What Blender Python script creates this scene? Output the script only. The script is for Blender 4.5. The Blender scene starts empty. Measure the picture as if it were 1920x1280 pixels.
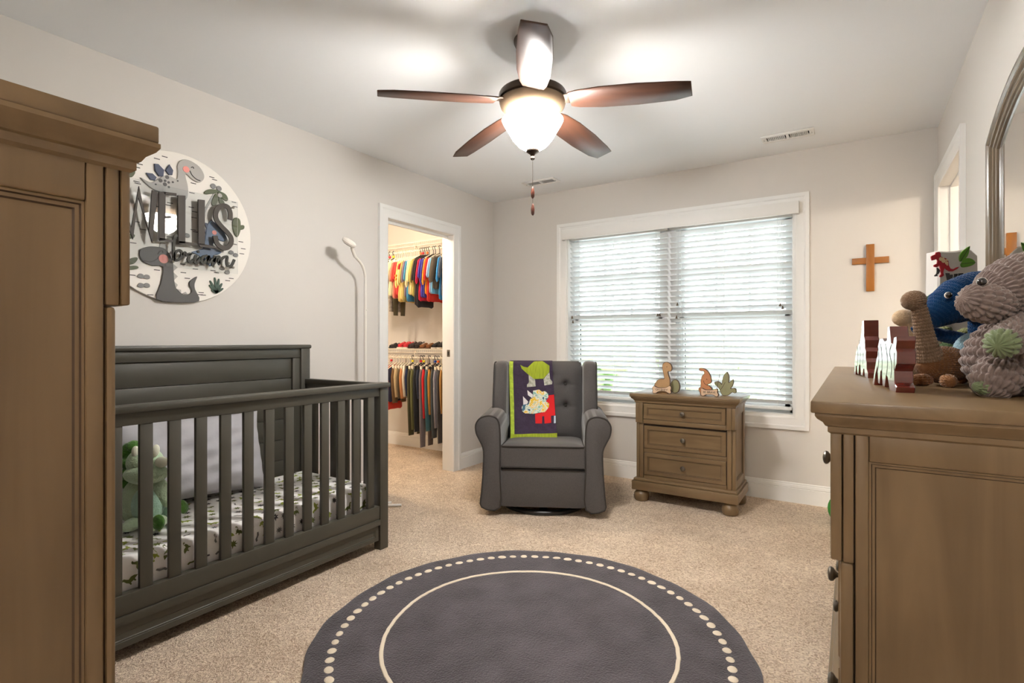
import bpy, bmesh, math, random
from mathutils import Vector, Matrix, noise
import numpy as np
R = math.radians
PI = math.pi
scene = bpy.context.scene
COL = scene.collection
rnd = random.Random(7)

# ------------------------------------------------------------------ camera
CAM = (2.8895, -4.1621, 1.1240)
cam = bpy.data.cameras.new('camera')
cam.sensor_width = 36.0
cam.lens = 993.0 / 1920 * 36
cam.shift_y = -(640 - 638.5) / 1920
cam.clip_start = 0.03
camo = bpy.data.objects.new('camera', cam)
camo.location = CAM
camo.rotation_euler = (R(90), 0, R(32.731))
COL.objects.link(camo)
scene.camera = camo

# ------------------------------------------------------------------ world, lights, exposure
world = bpy.data.worlds.new('overcast_sky')
scene.world = world
world.use_nodes = True
wn = world.node_tree.nodes
wn['Background'].inputs[0].default_value = (0.84, 0.93, 1.0, 1)
wn['Background'].inputs[1].default_value = 2.4

vs = scene.view_settings
scene.display_settings.display_device = 'sRGB'
vs.view_transform = 'Standard'
vs.look = 'None'
vs.exposure = 2.45
vs.gamma = 1.0
vs.use_curve_mapping = False
scene.cycles.max_bounces = 9
scene.cycles.diffuse_bounces = 5
scene.cycles.glossy_bounces = 4
scene.cycles.transparent_max_bounces = 12
scene.cycles.transmission_bounces = 4
scene.cycles.sample_clamp_indirect = 6.0
scene.cycles.caustics_reflective = False
scene.cycles.caustics_refractive = False
scene.cycles.use_denoising = True

def light(name, kind, loc, energy, color, size=0.1, rot=(0, 0, 0), sy=None):
    l = bpy.data.lights.new(name, kind)
    l.energy = energy
    l.color = color
    if kind == 'AREA':
        l.size = size
        if sy:
            l.shape = 'RECTANGLE'
            l.size_y = sy
    else:
        l.shadow_soft_size = size
    o = bpy.data.objects.new(name, l)
    o.location = loc
    o.rotation_euler = rot
    COL.objects.link(o)
    return o
WARM = (1.0, 0.80, 0.58)
# daylight that the sky sends through the window
day = light('window_sky_portal', 'AREA', (1.67, 0.16, 1.31), 1, (1, 1, 1), 1.75, (R(-90), 0, 0), 1.40)
day.data.cycles.is_portal = True
# bathroom vanity lamp behind the right doorway, closet ceiling lamp, unseen fill lamp added in the hall
BATH_W, CLOSET_W, HALL_FILL_W, BULB_W, BOWL_S = 22, 10, 10, 1.0, 39.0
light('bathroom_bulb', 'POINT', (5.0, -2.5, 2.14), BATH_W, (1.0, 0.89, 0.74), 0.09)
light('closet_bulb', 'POINT', (-0.75, -1.25, 2.28), CLOSET_W, (1.0, 0.80, 0.58), 0.07)
light('hall_fill_lamp', 'POINT', (2.55, -5.35, 2.20), HALL_FILL_W, (1.0, 0.93, 0.86), 0.12)

# ------------------------------------------------------------------ helpers
ORG = {}
def props(o, label=None, cat=None, group=None, kind=None):
    if label: o['label'] = label
    if cat: o['category'] = cat
    if group: o['group'] = group
    if kind: o['kind'] = kind
    return o
def thing(name, label, cat, loc=(0, 0, 0), rz=0, group=None):
    o = bpy.data.objects.new(name, None)
    o.empty_display_size = 0.05
    o.location = loc
    o.rotation_euler = (0, 0, rz)
    COL.objects.link(o)
    return props(o, label, cat, group)
def dup(root, label=None):
    def cp(o, parent):
        c = o.copy()
        COL.objects.link(c)
        c.parent = parent
        for ch in list(o.children):
            cp(ch, c)
        return c
    c = cp(root, root.parent)
    if label: c['label'] = label
    return c

class MB:
    def __init__(s):
        s.v = []; s.f = []; s.m = []; s.mi = 0
    def add(s, vs_, fs, M=None):
        n = len(s.v)
        if M is not None:
            vs_ = [M @ Vector(p) for p in vs_]
        s.v.extend([tuple(p) for p in vs_])
        for f in fs:
            s.f.append(tuple(i + n for i in f)); s.m.append(s.mi)
        return s
    def box(s, x0, x1, y0, y1, z0, z1, b=0.0, M=None):
        if x0 > x1: x0, x1 = x1, x0
        if y0 > y1: y0, y1 = y1, y0
        if z0 > z1: z0, z1 = z1, z0
        b = min(b, (x1 - x0) * .49, (y1 - y0) * .49, (z1 - z0) * .49)
        if b <= 0:
            P = [(x, y, z) for z in (z0, z1) for y in (y0, y1) for x in (x0, x1)]
            F = [(0, 2, 3, 1), (4, 5, 7, 6), (0, 1, 5, 4), (2, 6, 7, 3), (0, 4, 6, 2), (1, 3, 7, 5)]
            return s.add(P, F, M)
        bm = bmesh.new()
        bmesh.ops.create_cube(bm, size=1)
        for v in bm.verts:
            v.co = Vector(((x0 + x1) / 2 + v.co.x * (x1 - x0), (y0 + y1) / 2 + v.co.y * (y1 - y0), (z0 + z1) / 2 + v.co.z * (z1 - z0)))
        bmesh.ops.bevel(bm, geom=bm.edges[:], offset=b, segments=2 if b < .012 else 3, affect='EDGES', profile=.5)
        return s.bm(bm, M)
    def bm(s, bm, M=None):
        bm.verts.index_update()
        s.add([v.co.copy() for v in bm.verts], [[v.index for v in f.verts] for f in bm.faces], M)
        bm.free()
        return s
    def prism(s, poly, w0, w1, M=None, edge=0.0):
        """poly (u,v) extruded along w; with edge>0 both caps are inset for a rounded rim. M maps (u,v,w)."""
        n = len(poly)
        if edge > 0:
            ins = inset(poly, edge)
            rings = [(ins, w0), (poly, w0 + edge), (poly, w1 - edge), (ins, w1)]
        else:
            rings = [(poly, w0), (poly, w1)]
        P = [(p[0], p[1], w) for r_, w in rings for p in r_]
        k = len(rings)
        F = [tuple(reversed(range(n))), tuple(range((k - 1) * n, k * n))]
        for a in range(k - 1):
            for i in range(n):
                j = (i + 1) % n
                F.append((a * n + i, a * n + j, (a + 1) * n + j, (a + 1) * n + i))
        return s.add(P, F, M)
    def stroke(s, pts, w, w0, w1, M=None, closed=False):
        """flat ribbon of width w following pts (u,v), extruded w0..w1"""
        pts = [Vector(p) for p in pts]
        n = len(pts); L = []; Rr = []
        for i in range(n):
            a = pts[max(i - 1, 0)]; b = pts[min(i + 1, n - 1)]
            d = (b - a)
            if d.length < 1e-9: d = Vector((1, 0))
            d.normalize()
            nn = Vector((-d.y, d.x))
            ww = w[i] if isinstance(w, (list, tuple)) else w
            if 0 < i < n - 1:
                d1 = (pts[i] - pts[i - 1]).normalized(); 
                c = max(.45, abs(d1.dot(d)))
                ww = ww / c
            L.append(pts[i] + nn * ww / 2); Rr.append(pts[i] - nn * ww / 2)
        for i in range(n - 1):
            q = [L[i], Rr[i], Rr[i + 1], L[i + 1]]
            P = [(p.x, p.y, w_) for w_ in (w0, w1) for p in q]
            s.add(P, [(3, 2, 1, 0), (4, 5, 6, 7), (0, 1, 5, 4), (1, 2, 6, 5), (2, 3, 7, 6), (3, 0, 4, 7)], M)
        return s
    def tube(s, pts, r, seg=8, M=None, caps=True, closed=False):
        pts = [Vector(p) for p in pts]
        n = len(pts); P = []; F = []
        up = None
        for i in range(n):
            if closed:
                d = pts[(i + 1) % n] - pts[i - 1]
            else:
                d = pts[min(i + 1, n - 1)] - pts[max(i - 1, 0)]
            d.normalize()
            if up is None:
                up = Vector((0, 0, 1)) if abs(d.z) < .9 else Vector((1, 0, 0))
            a = d.cross(up).normalized(); b = a.cross(d).normalized(); up = b
            rr = r[i] if isinstance(r, (list, tuple)) else r
            for k in range(seg):
                t = 2 * PI * k / seg
                P.append(pts[i] + (a * math.cos(t) + b * math.sin(t)) * rr)
        m = n if closed else n - 1
        for i in range(m):
            i2 = (i + 1) % n
            for k in range(seg):
                k2 = (k + 1) % seg
                F.append((i * seg + k, i * seg + k2, i2 * seg + k2, i2 * seg + k))
        if caps and not closed:
            F.append(tuple(reversed(range(seg)))); F.append(tuple(range((n - 1) * seg, n * seg)))
        return s.add(P, F, M)
    def lathe(s, prof, seg=24, M=None, caps=True):
        """prof (r,z) revolved about z"""
        P = []; F = []
        n = len(prof)
        for r, z in prof:
            for k in range(seg):
                t = 2 * PI * k / seg
                P.append((r * math.cos(t), r * math.sin(t), z))
        for i in range(n - 1):
            for k in range(seg):
                k2 = (k + 1) % seg
                F.append((i * seg + k, i * seg + k2, (i + 1) * seg + k2, (i + 1) * seg + k))
        if caps:
            if prof[0][0] > 1e-6: F.append(tuple(reversed(range(seg))))
            if prof[-1][0] > 1e-6: F.append(tuple(range((n - 1) * seg, n * seg)))
        return s.add(P, F, M)
    def ell(s, c, r, M=None, seg=20, rings=12, rot=None):
        P = []; F = []
        q = rot if rot is not None else Matrix.Identity(3)
        for i in range(rings + 1):
            t = PI * i / rings
            for k in range(seg):
                p = 2 * PI * k / seg
                P.append(Vector(c) + q @ Vector((r[0] * math.sin(t) * math.cos(p), r[1] * math.sin(t) * math.sin(p), r[2] * math.cos(t))))
        for i in range(rings):
            for k in range(seg):
                k2 = (k + 1) % seg
                F.append((i * seg + k, (i + 1) * seg + k, (i + 1) * seg + k2, i * seg + k2))
        return s.add(P, F, M)
    def grid(s, nu, nv, fn, M=None, wrapu=False):
        P = [fn(i / (nu - (0 if wrapu else 1)), j / (nv - 1)) for j in range(nv) for i in range(nu)]
        F = []
        for j in range(nv - 1):
            for i in range(nu if wrapu else nu - 1):
                i2 = (i + 1) % nu
                F.append((j * nu + i, j * nu + i2, (j + 1) * nu + i2, (j + 1) * nu + i))
        return s.add(P, F, M)
    def build(s, name, mats, parent=None, smooth=35, weld=False, off=None):
        me = bpy.data.meshes.new(name)
        vv = s.v if off is None else [(p[0] - off[0], p[1] - off[1], p[2] - off[2]) for p in s.v]
        me.from_pydata(vv, [], s.f)
        if not isinstance(mats, (list, tuple)): mats = [mats]
        for m in mats: me.materials.append(m)
        if len(mats) > 1:
            me.polygons.foreach_set('material_index', s.m)
        if weld:
            bm = bmesh.new(); bm.from_mesh(me)
            bmesh.ops.remove_doubles(bm, verts=bm.verts, dist=1e-5)
            bmesh.ops.recalc_face_normals(bm, faces=bm.faces)
            bm.to_mesh(me); bm.free()
        me.polygons.foreach_set('use_smooth', [True] * len(me.polygons))
        if smooth < 180:
            me.set_sharp_from_angle(angle=R(smooth))
        me.update()
        o = bpy.data.objects.new(name, me)
        COL.objects.link(o)
        if parent is not None: o.parent = parent
        return o

def inset(poly, d):
    n = len(poly); out = []
    A = sum(poly[i][0] * poly[(i + 1) % n][1] - poly[(i + 1) % n][0] * poly[i][1] for i in range(n))
    sg = 1 if A > 0 else -1
    for i in range(n):
        a = Vector(poly[i - 1]); b = Vector(poly[i]); c = Vector(poly[(i + 1) % n])
        d1 = (b - a); d2 = (c - b)
        if d1.length < 1e-9 or d2.length < 1e-9:
            out.append(tuple(b)); continue
        d1.normalize(); d2.normalize()
        n1 = Vector((-d1.y, d1.x)) * sg; n2 = Vector((-d2.y, d2.x)) * sg
        m = n1 + n2
        if m.length < 1e-6: m = n1
        m.normalize()
        k = max(.5, m.dot(n1))
        out.append(tuple(b + m * d / k))
    return out
def smooth_closed(pts, k=4):
    n = len(pts); out = []
    for i in range(n):
        p0, p1, p2, p3 = (Vector(pts[(i + j - 1) % n]) for j in range(4))
        for q in range(k):
            t = q / k
            out.append(tuple(.5 * ((2 * p1) + (p2 - p0) * t + (2 * p0 - 5 * p1 + 4 * p2 - p3) * t * t + (3 * p1 - p0 - 3 * p2 + p3) * t ** 3)))
    return out
def smooth_open(pts, k=5):
    n = len(pts); out = []
    for i in range(n - 1):
        p0 = Vector(pts[max(i - 1, 0)]); p1 = Vector(pts[i]); p2 = Vector(pts[i + 1]); p3 = Vector(pts[min(i + 2, n - 1)])
        for q in range(k):
            t = q / k
            out.append(tuple(.5 * ((2 * p1) + (p2 - p0) * t + (2 * p0 - 5 * p1 + 4 * p2 - p3) * t * t + (3 * p1 - p0 - 3 * p2 + p3) * t ** 3)))
    out.append(tuple(pts[-1]))
    return out
def disc(c, r, n=16, ry=None):
    return [(c[0] + r * math.cos(2 * PI * i / n), c[1] + (ry or r) * math.sin(2 * PI * i / n)) for i in range(n)]
def frame(o, u, v, w):
    """matrix taking (a,b,c) -> o + a*u + b*v + c*w"""
    M = Matrix.Identity(4)
    for i, a in enumerate((u, v, w)):
        for j in range(3): M[j][i] = a[j]
    for j in range(3): M[j][3] = o[j]
    return M

def rotz(a): return Matrix.Rotation(a, 4, 'Z')
def T(x, y, z): return Matrix.Translation((x, y, z))

# ------------------------------------------------------------------ materials
def mat(name, col, rough=.6, metal=0.0, spec=.5, noise_amt=0.0, nscale=8, bump=0.0, bscale=60, stretch=(1, 1, 1), col2=None, emit=None, es=0, sheen=0, coat=0, bdist=.002, detail=4):
    m = bpy.data.materials.new(name)
    m.use_nodes = True
    nt = m.node_tree; N = nt.nodes; L = nt.links
    b = N['Principled BSDF']
    b.inputs['Base Color'].default_value = (*col, 1)
    b.inputs['Roughness'].default_value = rough
    b.inputs['Metallic'].default_value = metal
    b.inputs['Specular IOR Level'].default_value = spec
    if sheen:
        b.inputs['Sheen Weight'].default_value = sheen
    if coat:
        b.inputs['Coat Weight'].default_value = coat
        b.inputs['Coat Roughness'].default_value = .12
    if emit:
        b.inputs['Emission Color'].default_value = (*emit, 1)
        b.inputs['Emission Strength'].default_value = es
    if noise_amt or bump:
        tc = N.new('ShaderNodeTexCoord'); mp = N.new('ShaderNodeMapping')
        mp.inputs['Scale'].default_value = stretch
        L.new(tc.outputs['Object'], mp.inputs['Vector'])
    if noise_amt:
        nz = N.new('ShaderNodeTexNoise'); nz.inputs['Scale'].default_value = nscale; nz.inputs['Detail'].default_value = detail
        L.new(mp.outputs[0], nz.inputs['Vector'])
        cr = N.new('ShaderNodeValToRGB')
        c2 = col2 or tuple(min(1, c * (1 + noise_amt)) for c in col)
        c1 = col if col2 else tuple(c * (1 - noise_amt) for c in col)
        cr.color_ramp.elements[0].position = .32; cr.color_ramp.elements[1].position = .68
        cr.color_ramp.elements[0].color = (*c1, 1); cr.color_ramp.elements[1].color = (*c2, 1)
        L.new(nz.outputs['Fac'], cr.inputs[0]); L.new(cr.outputs[0], b.inputs['Base Color'])
    if bump:
        bz = N.new('ShaderNodeTexNoise'); bz.inputs['Scale'].default_value = bscale; bz.inputs['Detail'].default_value = 3
        L.new(mp.outputs[0], bz.inputs['Vector'])
        bp = N.new('ShaderNodeBump'); bp.inputs['Strength'].default_value = bump; bp.inputs['Distance'].default_value = bdist
        L.new(bz.outputs['Fac'], bp.inputs['Height']); L.new(bp.outputs[0], b.inputs['Normal'])
    return m
def hexc(r, g, b):
    f = lambda c: (c / 255 / 12.92) if c / 255 <= .04045 else ((c / 255 + .055) / 1.055) ** 2.4
    return (f(r), f(g), f(b))

M_wall = mat('wall_paint', hexc(212, 207, 201), .85, bump=.05, bscale=180)
M_ceil = mat('ceiling_paint', hexc(236, 238, 240), .9, bump=.08, bscale=150)
M_trim = mat('white_trim_paint', hexc(232, 231, 228), .45)
M_blind = mat('blind_white', hexc(226, 227, 226), .5)
M_white = mat('white_plastic', hexc(228, 222, 212), .4)
M_black = mat('black_plastic', (.012, .012, .012), .4)
M_dark = mat('dark_void', (.02, .02, .02), .9)
M_crib = mat('crib_paint', hexc(71, 68, 59), .42, noise_amt=.05, nscale=10)
M_metal = mat('pewter_metal', (.20, .18, .15), .35, 1.0)
M_chrome = mat('steel', (.6, .6, .6), .25, 1.0)

def wood(name, c1, c2, axis='z', rough=.33, sc=1.0, knots=True):
    m = bpy.data.materials.new(name); m.use_nodes = True
    nt = m.node_tree; N = nt.nodes; L = nt.links; b = N['Principled BSDF']
    b.inputs['Roughness'].default_value = rough
    b.inputs['Specular IOR Level'].default_value = .45
    tc = N.new('ShaderNodeTexCoord'); mp = N.new('ShaderNodeMapping')
    st = {'z': (9, 9, 1.1), 'x': (1.1, 9, 9), 'y': (9, 1.1, 9)}[axis]
    mp.inputs['Scale'].default_value = tuple(a * sc for a in st)
    L.new(tc.outputs['Object'], mp.inputs['Vector'])
    nz = N.new('ShaderNodeTexNoise'); nz.inputs['Scale'].default_value = 1.0; nz.inputs['Detail'].default_value = 8; nz.inputs['Distortion'].default_value = 1.6
    L.new(mp.outputs[0], nz.inputs['Vector'])
    n2 = N.new('ShaderNodeTexNoise'); n2.inputs['Scale'].default_value = 2.6; n2.inputs['Detail'].default_value = 3
    L.new(tc.outputs['Object'], n2.inputs['Vector'])
    mx = N.new('ShaderNodeMath'); mx.operation = 'ADD'
    h = N.new('ShaderNodeMath'); h.operation = 'MULTIPLY'; h.inputs[1].default_value = .55
    h2 = N.new('ShaderNodeMath'); h2.operation = 'MULTIPLY'; h2.inputs[1].default_value = .45
    L.new(nz.outputs['Fac'], h.inputs[0]); L.new(n2.outputs['Fac'], h2.inputs[0])
    L.new(h.outputs[0], mx.inputs[0]); L.new(h2.outputs[0], mx.inputs[1])
    cr = N.new('ShaderNodeValToRGB')
    cr.color_ramp.elements[0].position = .30; cr.color_ramp.elements[1].position = .70
    cr.color_ramp.elements[0].color = (*c1, 1); cr.color_ramp.elements[1].color = (*c2, 1)
    L.new(mx.outputs[0], cr.inputs[0]); L.new(cr.outputs[0], b.inputs['Base Color'])
    return m
W1, W2 = hexc(102, 82, 57), hexc(138, 114, 83)
M_woodv = wood('driftwood_stain_vertical', W1, W2, 'z')
M_woodx = wood('driftwood_stain_across', W1, W2, 'x')
M_woody = wood('driftwood_stain_along', W1, W2, 'y')
M_groove = mat('groove_glaze', hexc(52, 38, 26), .6)
M_blade = wood('dark_walnut_blade', hexc(52, 32, 24), hexc(84, 52, 36), 'x', .45, 1.5)
M_bronze = mat('oil_rubbed_bronze', hexc(70, 58, 48), .38, .75)
M_bowlmetal = mat('brushed_bronze_light', hexc(120, 102, 82), .45, .5)
M_cross = wood('golden_oak', hexc(138, 84, 28), hexc(172, 110, 42), 'z', .4)

def carpet_mat():
    m = bpy.data.materials.new('beige_carpet'); m.use_nodes = True
    nt = m.node_tree; N = nt.nodes; L = nt.links; b = N['Principled BSDF']
    b.inputs['Roughness'].default_value = .95
    b.inputs['Specular IOR Level'].default_value = .1
    tc = N.new('ShaderNodeTexCoord')
    n1 = N.new('ShaderNodeTexNoise'); n1.inputs['Scale'].default_value = 50; n1.inputs['Detail'].default_value = 4; n1.inputs['Distortion'].default_value = 2.6
    n2 = N.new('ShaderNodeTexNoise'); n2.inputs['Scale'].default_value = 3.2; n2.inputs['Detail'].default_value = 5
    L.new(tc.outputs['Object'], n1.inputs['Vector']); L.new(tc.outputs['Object'], n2.inputs['Vector'])
    c1 = N.new('ShaderNodeValToRGB')
    c1.color_ramp.elements[0].position = .36; c1.color_ramp.elements[1].position = .60
    c1.color_ramp.elements[0].color = (*hexc(202, 174, 148), 1); c1.color_ramp.elements[1].color = (*hexc(255, 236, 212), 1)
    L.new(n1.outputs['Fac'], c1.inputs[0])
    c2 = N.new('ShaderNodeValToRGB')
    c2.color_ramp.elements[0].position = .35; c2.color_ramp.elements[1].position = .65
    c2.color_ramp.elements[0].color = (.86, .84, .82, 1); c2.color_ramp.elements[1].color = (1, 1, 1, 1)
    L.new(n2.outputs['Fac'], c2.inputs[0])
    mx = N.new('ShaderNodeMix'); mx.data_type = 'RGBA'; mx.blend_type = 'MULTIPLY'; mx.inputs[0].default_value = 1
    L.new(c1.outputs[0], mx.inputs[6]); L.new(c2.outputs[0], mx.inputs[7]); L.new(mx.outputs[2], b.inputs['Base Color'])
    bp = N.new('ShaderNodeBump'); bp.inputs['Strength'].default_value = 1.0; bp.inputs['Distance'].default_value = .016
    L.new(n1.outputs['Fac'], bp.inputs['Height']); L.new(bp.outputs[0], b.inputs['Normal'])
    return m
M_carpet = carpet_mat()
SIGN_TOP_DINO=[(-0.175,0.21),(-0.152,0.202),(-0.128,0.198),(-0.101,0.221),(-0.076,0.244),(-0.054,0.253),(-0.025,0.245),(-0.013,0.247),(-0.009,0.281),(-0.012,0.308),(-0.003,0.335),(0.02,0.353),(0.053,0.354),(0.094,0.337),(0.117,0.307),(0.119,0.281),(0.105,0.26),(0.087,0.253),(0.06,0.261),(0.037,0.278),(0.027,0.279),(0.03,0.256),(0.037,0.23),(0.04,0.192),(0.03,0.151),(-0.013,0.159),(-0.082,0.161),(-0.119,0.166),(-0.149,0.182),(-0.166,0.198)]
SIGN_PLATES=[[(-0.152,0.239),(-0.124,0.243),(-0.106,0.229),(-0.114,0.211),(-0.134,0.211)],[(-0.116,0.293),(-0.098,0.296),(-0.073,0.274),(-0.076,0.241),(-0.096,0.237),(-0.114,0.259)],[(-0.048,0.308),(-0.031,0.283),(-0.035,0.259),(-0.051,0.255),(-0.067,0.274)]]
SIGN_W=[(-0.28,0.121),(-0.224,-0.07),(-0.197,0.132),(-0.147,-0.074),(-0.128,0.152)]
SIGN_E=[[(-0.11,0.153),(-0.081,0.158),(-0.083,-0.077),(-0.11,-0.081)],[(-0.093,0.157),(-0.031,0.163),(-0.031,0.15),(-0.084,0.146)],[(-0.087,0.04),(-0.055,0.045),(-0.056,0.035),(-0.087,0.031)],[(-0.108,-0.072),(-0.037,-0.072),(-0.037,-0.083),(-0.108,-0.085)]]
SIGN_L1=[[(-0.024,0.155),(0.011,0.161),(0.01,-0.079),(-0.022,-0.084)],[(-0.02,-0.072),(0.067,-0.071),(0.067,-0.082),(-0.02,-0.087)]]
SIGN_L2=[[(0.073,0.156),(0.106,0.16),(0.106,-0.072),(0.075,-0.076)],[(0.075,-0.069),(0.16,-0.072),(0.16,-0.084),(0.082,-0.086)]]
SIGN_S=[(0.24,0.084),(0.241,0.12),(0.229,0.148),(0.203,0.152),(0.177,0.135),(0.163,0.101),(0.168,0.069),(0.194,0.039),(0.226,0.012),(0.246,-0.015),(0.243,-0.047),(0.221,-0.072),(0.192,-0.072),(0.168,-0.051),(0.16,-0.016)]
SIGN_NAME=[[(-0.026,-0.045),(-0.037,-0.054),(-0.044,-0.101),(-0.043,-0.172)],[(-0.043,-0.161),(-0.034,-0.131),(-0.017,-0.119),(-0.005,-0.131),(-0.01,-0.156),(-0.029,-0.17),(-0.043,-0.164)],[(-0.005,-0.141),(0.009,-0.127),(0.018,-0.138),(0.033,-0.13),(0.025,-0.159),(0.035,-0.171),(0.052,-0.157)],[(0.063,-0.133),(0.055,-0.161),(0.067,-0.171),(0.085,-0.143)],[(0.12,-0.127),(0.099,-0.136),(0.089,-0.158),(0.101,-0.168),(0.12,-0.146),(0.127,-0.125),(0.121,-0.153),(0.133,-0.161),(0.15,-0.139)],[(0.16,-0.122),(0.155,-0.144),(0.145,-0.179)],[(0.15,-0.156),(0.168,-0.129),(0.182,-0.126),(0.179,-0.153),(0.186,-0.166)],[(0.179,-0.159),(0.201,-0.128),(0.223,-0.119),(0.222,-0.143),(0.225,-0.165),(0.247,-0.164),(0.264,-0.129)]]
SIGN_NAME_DOT=(0.074,-0.113)
SIGN_LOW_DINO=[(-0.181,-0.149),(-0.172,-0.13),(-0.137,-0.114),(-0.101,-0.111),(-0.073,-0.115),(-0.048,-0.139),(-0.033,-0.18),(-0.029,-0.235),(-0.025,-0.279),(-0.013,-0.316),(0.02,-0.336),(0.047,-0.33),(0.057,-0.31),(0.045,-0.287),(0.05,-0.263),(0.084,-0.237),(0.072,-0.274),(0.074,-0.305),(0.094,-0.365),(-0.006,-0.378),(-0.107,-0.368),(-0.088,-0.288),(-0.079,-0.207),(-0.125,-0.206),(-0.161,-0.194),(-0.178,-0.173)]
SIGN_SPIKES=[[(-0.032,-0.183),(-0.009,-0.201),(-0.031,-0.224)],[(-0.031,-0.226),(-0.008,-0.246),(-0.028,-0.269)],[(-0.027,-0.272),(-0.008,-0.289),(-0.018,-0.308)],[(-0.015,-0.309),(0.007,-0.313),(0.008,-0.334)],[(0.011,-0.332),(0.03,-0.321),(0.039,-0.334)],[(-0.094,-0.113),(-0.088,-0.087),(-0.069,-0.084),(-0.056,-0.114),(-0.07,-0.125)]]
SIGN_CHEEKS=[(0.029,0.304),(-0.077,-0.167),(0.172,0.006)]
SIGN_CHEEK_R=[0.016,0.022,0.012]
SIGN_SMILES=[[(0.047,0.302),(0.059,0.281),(0.081,0.266),(0.099,0.264)],[(-0.164,-0.186),(-0.137,-0.189),(-0.11,-0.175),(-0.096,-0.157)],[(0.053,0.32),(0.062,0.325),(0.067,0.318)],[(-0.102,-0.147),(-0.094,-0.132),(-0.083,-0.129),(-0.08,-0.137)]]
SIGN_SPOTS=[((-0.09,0.217),0.009),((-0.07,0.203),0.009),((-0.06,0.241),0.009),((-0.069,0.221),0.006),((-0.053,0.217),0.006),((-0.034,0.223),0.005),((-0.052,0.194),0.005),((-0.111,0.193),0.004),((-0.011,0.235),0.004),((-0.169,-0.144),0.003)]
SIGN_TRUNK=[(0.119,0.095),(0.133,0.131),(0.174,0.213)]
SIGN_LEAVES=[[(0.119,0.208),(0.14,0.228),(0.172,0.237),(0.193,0.233),(0.183,0.218),(0.158,0.21),(0.129,0.2)],[(0.19,0.234),(0.231,0.226),(0.246,0.203),(0.239,0.189),(0.216,0.196),(0.196,0.214)],[(0.181,0.216),(0.165,0.189),(0.158,0.158),(0.169,0.147),(0.185,0.162),(0.194,0.191)],[(0.196,0.207),(0.215,0.192),(0.228,0.175),(0.216,0.162),(0.198,0.171)]]
SIGN_NUTS=[(0.168,0.253),(0.199,0.248)]
SIGN_FLOWER=(0.2,0.21)
SIGN_BLUE=[(0.158,0.066),(0.181,0.058),(0.21,0.036),(0.231,0.01),(0.24,-0.019),(0.224,-0.033),(0.198,-0.03),(0.184,-0.015),(0.174,-0.041),(0.166,-0.067),(0.183,-0.08),(0.212,-0.092),(0.194,-0.109),(0.169,-0.117),(0.158,-0.174),(0.133,-0.163),(0.094,-0.128),(0.057,-0.114),(0.107,-0.091),(0.121,-0.063),(0.129,-0.008),(0.138,0.043)]
SIGN_BLUE_SPIKES=[[(0.139,0.041),(0.158,0.076),(0.174,0.057)],[(0.133,0.022),(0.121,0.051),(0.142,0.049)],[(0.129,-0.008),(0.118,0.021),(0.134,0.015)],[(0.124,-0.045),(0.114,-0.014),(0.129,-0.019)]]
SIGN_CACTUS=[[(0.273,0.092),(0.292,0.11),(0.314,0.102),(0.319,0.067),(0.316,0.039),(0.302,0.005),(0.286,0.011),(0.273,0.047)],[(0.316,0.047),(0.317,0.069),(0.33,0.075),(0.34,0.071),(0.336,0.054)]]
SIGN_FERN=[[(0.185,-0.316),(0.169,-0.284),(0.151,-0.252)],[(0.185,-0.316),(0.182,-0.275),(0.176,-0.233)],[(0.185,-0.316),(0.193,-0.277),(0.198,-0.238)],[(0.185,-0.316),(0.201,-0.288),(0.215,-0.261)],[(0.185,-0.316),(0.167,-0.296),(0.148,-0.275)],[(0.185,-0.316),(0.173,-0.309),(0.159,-0.302)],[(0.185,-0.316),(0.204,-0.301),(0.221,-0.287)]]
SIGN_STONES=[(-0.175,-0.261),(-0.149,-0.263),(-0.175,-0.306),(-0.149,-0.304),(0.265,-0.087),(0.29,-0.098),(0.243,-0.197),(0.215,-0.179),(0.035,-0.032)]
SIGN_LEFT_LEAVES=[[(-0.241,-0.209),(-0.221,-0.185),(-0.195,-0.174),(-0.187,-0.181),(-0.201,-0.204),(-0.224,-0.213)],[(-0.241,-0.231),(-0.218,-0.218),(-0.19,-0.215),(-0.184,-0.224),(-0.201,-0.233),(-0.229,-0.237)],[(-0.221,0.234),(-0.208,0.246),(-0.199,0.242),(-0.199,0.223),(-0.211,0.203),(-0.221,0.205)],[(-0.241,-0.077),(-0.213,-0.065),(-0.199,-0.07),(-0.207,-0.086),(-0.235,-0.092)]]
SIGN_DASHES=[(-0.067,0.342),(-0.102,0.322),(-0.177,0.275),(-0.188,0.256),(-0.19,0.188),(-0.185,0.18),(0.069,0.244),(0.163,0.3),(0.177,0.29),(0.062,0.193),(0.283,0.193),(0.291,0.17),(0.287,-0.038),(0.322,-0.019),(0.336,-0.056),(0.328,-0.085),(0.017,-0.181),(0.079,-0.199),(0.02,-0.224),(0.039,-0.251),(-0.102,-0.224),(0.268,-0.229),(0.248,-0.243),(0.108,-0.319),(0.103,-0.33),(0.119,-0.331),(-0.131,-0.348),(-0.208,-0.26),(-0.204,-0.107),(0.169,-0.197),(0.187,-0.206),(0.059,0.118),(0.075,0.098),(0.072,0.067),(0.068,0.003),(0.079,-0.006),(-0.045,-0.052),(-0.19,-0.004),(-0.164,-0.036),(-0.043,0.118),(-0.051,0.105),(-0.104,0.087)]
SIGN_SCREWS=[(0.259,0.154),(0.259,-0.172)]
DEC_DINO1=[(1.715,0.047),(1.724,0.075),(1.742,0.097),(1.764,0.105),(1.785,0.106),(1.784,0.128),(1.777,0.158),(1.773,0.185),(1.777,0.209),(1.793,0.222),(1.812,0.221),(1.83,0.21),(1.839,0.191),(1.839,0.172),(1.83,0.158),(1.813,0.156),(1.816,0.133),(1.825,0.106),(1.827,0.079),(1.826,0.052),(1.82,0.021),(1.722,0.016)]
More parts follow.
